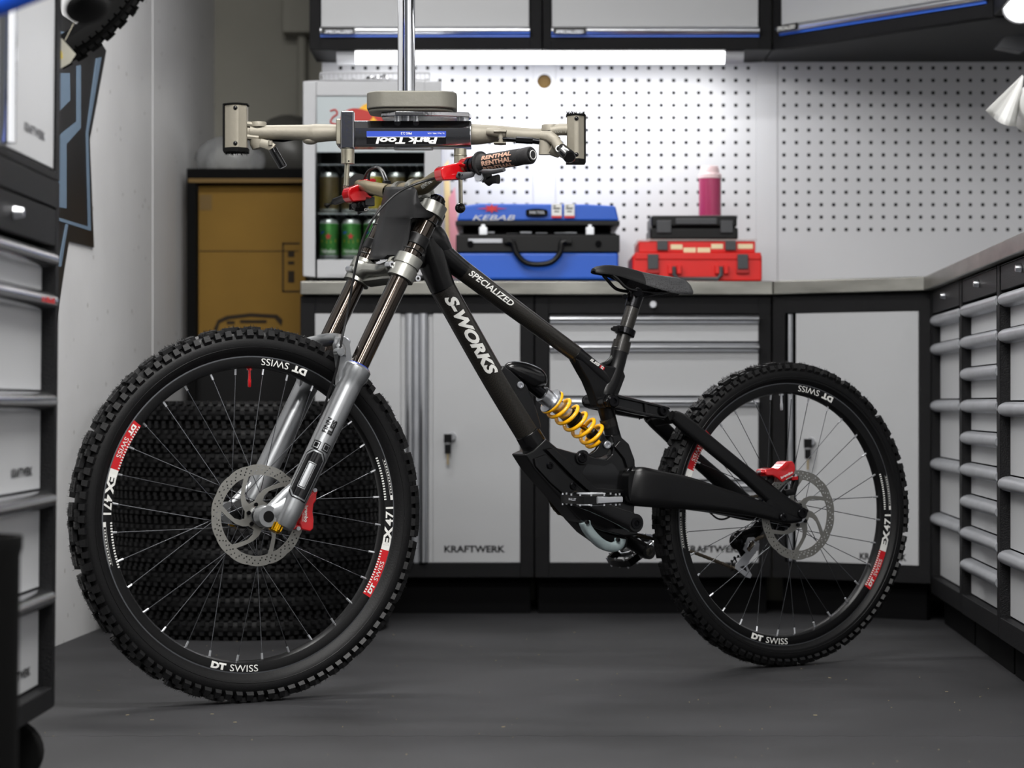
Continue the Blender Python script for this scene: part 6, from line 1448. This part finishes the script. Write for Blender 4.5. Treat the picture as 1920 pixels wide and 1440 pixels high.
chain_run([L(1384, 1069, .066), L(1340, 1051, .062), L(1290, 1032, .055), L(1230, 1012, .050)]+list(reversed(ring))+[L(1150, 875, .046), L(1250, 900, .046), L(1340, 925, .046), L(1400, 933, .046)]+cs+[L(1415, 1013, .06), L(1404, 1030, .066), L(1393, 1045, .066)])
# seat stay cable and frame cable loop
hose('rear_hose_run', [(1328, 958, .07), (1345, 972, .07), (1362, 972, .07), (1384, 958, .07)], .0022)
# ================================================================== repair stand head hanging from its pole
SD = 4.90
stand = thing('repair_stand', 'double-arm bicycle repair stand head hanging upside down on a chrome pole above the bars', 'repair stand', (X(762, SD), SD, CEIL)); so = Vector(stand.location)
def S(px, py, dd=0.): return P(px, py, SD+dd)-so
b = MB(); b.tube([S(762, 182), (S(762, 0).x, 0, -.02)], .0178, 32, up=(0, 1, 0)); b.build('pole', 'chrome', stand)
b = MB(); b.lathe([(0, -.0), (.075, -.0), (.075, -.012), (.026, -.02), (.026, -.05), (0, -.05)], (0, 0, 0), 'Z', 32); b.build('ceiling_flange', 'steel_dull', stand)
# cast base block and plate under it
def rr(px0, px1, cy, rad, n=8):   # rounded slab outline in x,y(depth) metres
    x0, x1 = S(px0, 0).x, S(px1, 0).x; out = []
    for cx_, cy_, a0 in ((x1-rad, cy-rad, 0), (x0+rad, cy-rad, 90), (x0+rad, -cy+rad, 180), (x1-rad, -cy+rad, 270)):
        for j in range(n+1): a = math.radians(a0+90*j/n); out.append((cx_+rad*math.cos(a), cy_+rad*math.sin(a)))
    return out
def slab(b, outl, pya, pyb, mi=0, skew=0): za, zb_ = S(0, pya).z, S(0, pyb).z; b.prism(outl, lambda a, c, t_: Vector((a, c, za+(zb_-za)*t_)), mi)
b = MB(); slab(b, rr(689, 857, .062, .040), 177, 208); slab(b, rr(692, 850, .056, .036), 208, 214); b.build('cast_block', 'cast_dark', stand, bevel=.003, bseg=3)
b = MB(); x0, x1 = S(716, 0).x, S(884, 0).x
slab(b, [(x0, -.03), (x0+.03, -.055), (x1-.06, -.05), (x1-.004, -.028), (x1, 0), (x1-.004, .028), (x1-.06, .05), (x0+.03, .055), (x0, .03)], 214, 223); b.build('mounting_plate', 'chrome_scratched', stand, bevel=.002)
for st_ in ((762, 214, 232, 0, .015), (745, 220, 228, -.02, .006), (780, 220, 228, -.02, .006), (868, 222, 230, 0, .0125)):
    b = MB(); b.cyl(S(st_[0], st_[1], st_[3]), S(st_[0], st_[2], st_[3]), st_[4], 20); b.build('stud', 'satin_alu', stand)
# square chromed channel
b = MB(); x0, x1 = S(636, 0).x, S(884, 0).x; za, zb_ = S(0, 228).z, S(0, 278).z
pr = [(-.026, zb_), (-.029, zb_+.004), (-.029, za-.016), (-.016, za), (.026, za), (.029, za-.004), (.029, zb_+.004), (.026, zb_)]
b.prism(pr, lambda a, c, t_: Vector((x0+(x1-x0)*t_, a, c))); ch = b.build('channel_tube', 'chrome_scratched', stand, bevel=.002)
# sticker: blue band over black, reading upside down
def sq(b, a, c, e, f_, off, mi): p0, p1 = S(a, f_), S(e, c); y_ = -.029-off; b.add([(p0.x, y_, p0.z), (p1.x, y_, p0.z), (p1.x, y_, p1.z), (p0.x, y_, p1.z)], [(0, 1, 2, 3)], mi)
b = MB(); sq(b, 689, 249, 837, 273, .0006, 0); sq(b, 689, 249, 837, 259.5, .0008, 1); sq(b, 690, 259.6, 836, 260.2, .0010, 2); k = b.build('sticker', ['gloss_black', 'park_blue', 'decal_white'], ch, smooth=False, fix=False)
b = MB(); p = S(821, 260.5); w = S(821, 0).x-S(706, 0).x; h = S(0, 260.5).z-S(0, 272.5).z
# upside down: origin top right, x runs left, y runs down
text(b, 'Park Tool', lambda x, y: Vector((p.x-x, -.0302, p.z-h+(h-y)*1.0)), w, h, .04, .15)
p2 = S(773, 251); text(b, 'PRS-2.2', lambda x, y: Vector((p2.x-x, -.0302, p2.z-y)), .022, .0045, .01)
p3 = S(834, 251.5); text(b, 'St. Paul, MN, USA', lambda x, y: Vector((p3.x-x, -.0302, p3.z-y)), .034, .0032, .0)
b.build('sticker_lettering', 'decal_white', k, smooth=False, fix=False)
b = MB(); slab(b, rr(739, 812, .02, .01, 3), 278, 280.5); b.build('lower_plate', 'worn_alu', stand)
# left clamp bracket with vertical screw
b = MB(); b.cbox(S(652, 244, -.042), (.027, .024, .076)); br = b.build('square_sleeve', 'chrome_scratched', stand, bevel=.003)
b = MB(); b.cbox(S(637, 250), (.010, .066, .052)); b.build('end_collar', 'steel_dull', stand, bevel=.002)
b = MB(); b.tube([S(652, 280, -.042), S(652, 307, -.042)], .0135, 22); b.cyl(S(654, 302, -.0556), S(654, 302, -.0545), .0018, 8, mi=1); b.build('screw_collar', ['steel_dull', 'gloss_black'], br)
b = MB(); b.tube([S(651, 307, -.042), S(649, 348, -.042)], .0052, 14); b.build('screw_rod', 'steel_dull', br)
# right screw with ball handle
b = MB(); b.tube([S(863, 279, -.01), S(863, 320, -.01)], .0128, 22); b.torus(S(863, 292, -.01), (0, 0, 1), .0128, .0012, 22, 6); k = b.build('screw_collar', 'steel_dull', stand)
b = MB(); b.tube([S(863, 318, -.01), S(864, 384, -.01)], .0042, 12); b.build('screw_rod', 'steel_dull', k)
b = MB(); b.ball(S(863, 390, -.01), .0108, 20); b.build('ball_handle', 'gloss_black', k)
# left arm
b = MB()
q2 = cat([(*S(638, 249), .0165), (*S(615, 249), .0175), (*S(590, 250), .0190), (*S(572, 249), .0165), (*S(530, 248), .0150), (*S(495, 248), .0145), (*S(470, 247), .0150)], 5)
b.tube([p[:3] for p in q2], [p[3] for p in q2], 20, up=(0, 1, 0)); b.ball(S(582, 264), (.016, .012, .008), 12); arm = b.build('left_arm', 'cast', stand)
def fork_ear(b, px0, px1, py, r, th=.006):
    b.tube([S(px0, py), S(px1, py)], [(r, th), (r*1.1, th)], 12, up=(0, 0, 1), sq=.7)
b = MB(); b.tube([S(484, 229), S(484, 231), S(484, 238)], [.016, .017, .017], 22); b.tube([S(484, 262), S(484, 270), S(486, 278)], [.017, .017, .014], 22)
b.tube([S(440, 234), S(460, 233), S(486, 236)], [(.014, .006), (.015, .006), (.013, .006)], 10, up=(0, 0, 1), sq=.7); b.tube([S(440, 256), S(460, 257), S(486, 259)], [(.014, .006), (.015, .006), (.013, .006)], 10, up=(0, 0, 1), sq=.7)
b.tube([S(440, 245), S(470, 247)], [(.017, .014), (.015, .010)], 14); b.build('clamp_hinge', 'cast', arm)
def jaw(nm, pc, sgn, depth=-.01):
    # two shells around vertical clamp body
    b = MB(); top, bot = S(pc[0], pc[1]), S(pc[0], pc[2]); hw_ = pc[3]
    pr = [(-hw_, -.012), (-hw_*.55, -.020), (-hw_*.15, -.026), (hw_*.3, -.026), (hw_*.65, -.018), (hw_, -.012), (hw_, .02), (-hw_, .02)]
    b.prism(pr, lambda a, c, t_: Vector((top.x+a+(bot.x-top.x)*t_, c+depth, top.z+(bot.z-top.z)*t_))); o = b.build(nm, 'cast', stand, bevel=.0025, bseg=3)
    b = MB(); pr2 = [(-hw_*1.1, -.013), (-hw_*.6, -.0225), (-hw_*.15, -.0285), (hw_*.3, -.0285), (hw_*.7, -.0205), (hw_*1.08, -.013), (hw_*1.08, .022), (-hw_*1.1, .022)]
    for z0_, z1_ in ((0, -.0025), (bot.z-top.z+.0025, bot.z-top.z-.006)): b.prism(pr2, lambda a, c, t_: Vector((top.x+a, c+depth, top.z+(z0_+(z1_-z0_)*t_)*1.0+(.0026 if z0_ == 0 else -.0005))))
    sx = -sgn*hw_*1.08; b.box((top.x+sx-.0016, depth-.014, bot.z-.004), (top.x+sx+.0016, depth+.022, top.z+.002)); b.build('rubber_pad', 'black_soft', o)
    r7 = random.Random(4); b = MB()
    zz = bot.z-.006 if sgn > 0 else top.z+.003; dz = -1 if sgn > 0 else 1
    for _ in range(90): p_ = Vector((top.x+r7.uniform(-hw_, hw_), depth+r7.uniform(-.022, .015), zz)); b.tube([p_, p_+Vector((r7.uniform(-.003, .003), r7.uniform(-.002, .002), dz*r7.uniform(.002, .007)))], [.0007, .0003], 3, up=(1, 0, 0))
    k = b.build('frayed_edge', 'black_soft', o, smooth=False); k['kind'] = 'stuff'
    for py_ in (pc[1]+7, pc[2]-9):
        q_ = S(pc[0]+1, py_); b = MB(); b.ball((q_.x, depth-.0262, q_.z), (.0045, .003, .0045), 12); b.build('screw', 'gloss_black', o)
    return o
j1 = jaw('clamp_jaw', (444, 199, 281, .0225), 1)
b = MB(); b.tube([S(488, 268, -.01), S(503, 272, -.012), S(513, 278, -.013)], [(.009, .006), (.010, .007), (.009, .008)], 12, sq=.7); b.cyl(S(507, 264, -.02), S(507, 272, -.02), .0045, 10); lv = b.build('cam_lever', 'cast', arm)
b = MB(); b.tube([S(511, 279, -.02), S(514, 285, -.02), S(530, 312, -.02), S(531, 314, -.02)], [.0085, .0085, .0085, .007], 18); b.build('lever_grip', 'gloss_black', lv)
b = MB(); b.tube([S(505, 262, .02), S(530, 263, .02), S(560, 260, .02)], [.003, .004, .002], 8); b.build('adjust_rod', 'bolt_black', arm)
# right arm
b = MB(); q2 = cat([(*S(882, 252, .01), .0215), (*S(900, 252, .01), .0205), (*S(940, 251, .012), .0165), (*S(990, 254, .014), .0150), (*S(1040, 255, .016), .0155)], 5)
b.tube([p[:3] for p in q2], [p[3] for p in q2], 20, up=(0, 1, 0)); arm2 = b.build('right_arm', 'cast', stand)
b = MB(); b.tube([S(914, 247, -.01), S(930, 248, -.015), S(948, 252, -.018)], [(.010, .008), (.010, .010), (.008, .009)], 12, up=(0, 0, 1)); 
for py in (247.5, 269): b.tube([S(928, py, -.018), S(941, py, -.022), S(949, py, -.022)], [(.010, .003), (.0115, .003), (.008, .003)], 12, up=(0, 0, 1))
b.cyl(S(939, 244.5, -.022), S(939, 272, -.022), .005, 14); b.build('rod_hinge', 'cast', arm2)
b = MB(); b.tube([S(934, 260, -.022), S(950, 260.5, -.022), S(968, 262, -.024)], [.0035, .0042, .0038], 10); b.tube([S(967, 262, -.024), S(967.5, 262, -.024), S(999, 264, -.026), S(999.5, 264, -.026)], [.004, .0070, .0070, .0045], 6); b.tube([S(999, 264, -.026), S(1015, 266, -.028)], [.0058, .0062], 12); b.build('adjust_rod', 'bolt_black', arm2)
b = MB(); b.tube([S(1032, 234), S(1032, 236), S(1032, 246)], [.017, .018, .018], 22); b.tube([S(1032, 246, -.01), S(1050, 243, -.01), S(1070, 243, -.01)], [(.012, .010), (.012, .012), (.012, .012)], 14)
b.tube([S(1022, 256, -.028), S(1022, 290, -.028)], [(.012, .010), (.013, .010)], 14, sq=.7); b.tube([S(1014, 254, -.03), S(1030, 256, -.034), S(1044, 266, -.04)], [(.009, .010), (.012, .012), (.011, .012)], 12, sq=.7); b.tube([S(1030, 275, -.03), S(1050, 284, -.02)], [(.016, .012), (.014, .010)], 12, sq=.7); hg = b.build('clamp_hinge', 'cast', arm2)
b = MB(); p = S(1041, 243, -.0245); text(b, '1-101', lambda x, y: Vector((p.x+.022-x, p.y, p.z-y)), .022, .0065, .02); b.build('cast_lettering', 'cast_dark', hg, smooth=False, fix=False)
b = MB(); b.tube([S(1040, 262, -.04), S(1048, 275, -.05), S(1058, 288, -.06)], [(.0105, .010), (.0105, .010), (.0110, .011)], 14, sq=.8); lv = b.build('cam_lever', 'cast', arm2)
b = MB(); b.tube([S(1052, 279, -.055), S(1060, 286, -.065), S(1068, 294, -.10), S(1069, 295, -.105)], [.0115, .0125, .0130, .010], 20); b.build('lever_grip', 'gloss_black', lv)
b = MB(); b.torus(S(1048, 279, -.064), (0.1, -1, .1), .0060, .0012, 20, 6); b.build('lever_ring', 'decal_white', lv)
j2 = jaw('clamp_jaw', (1079, 219, 302, .0175), -1)
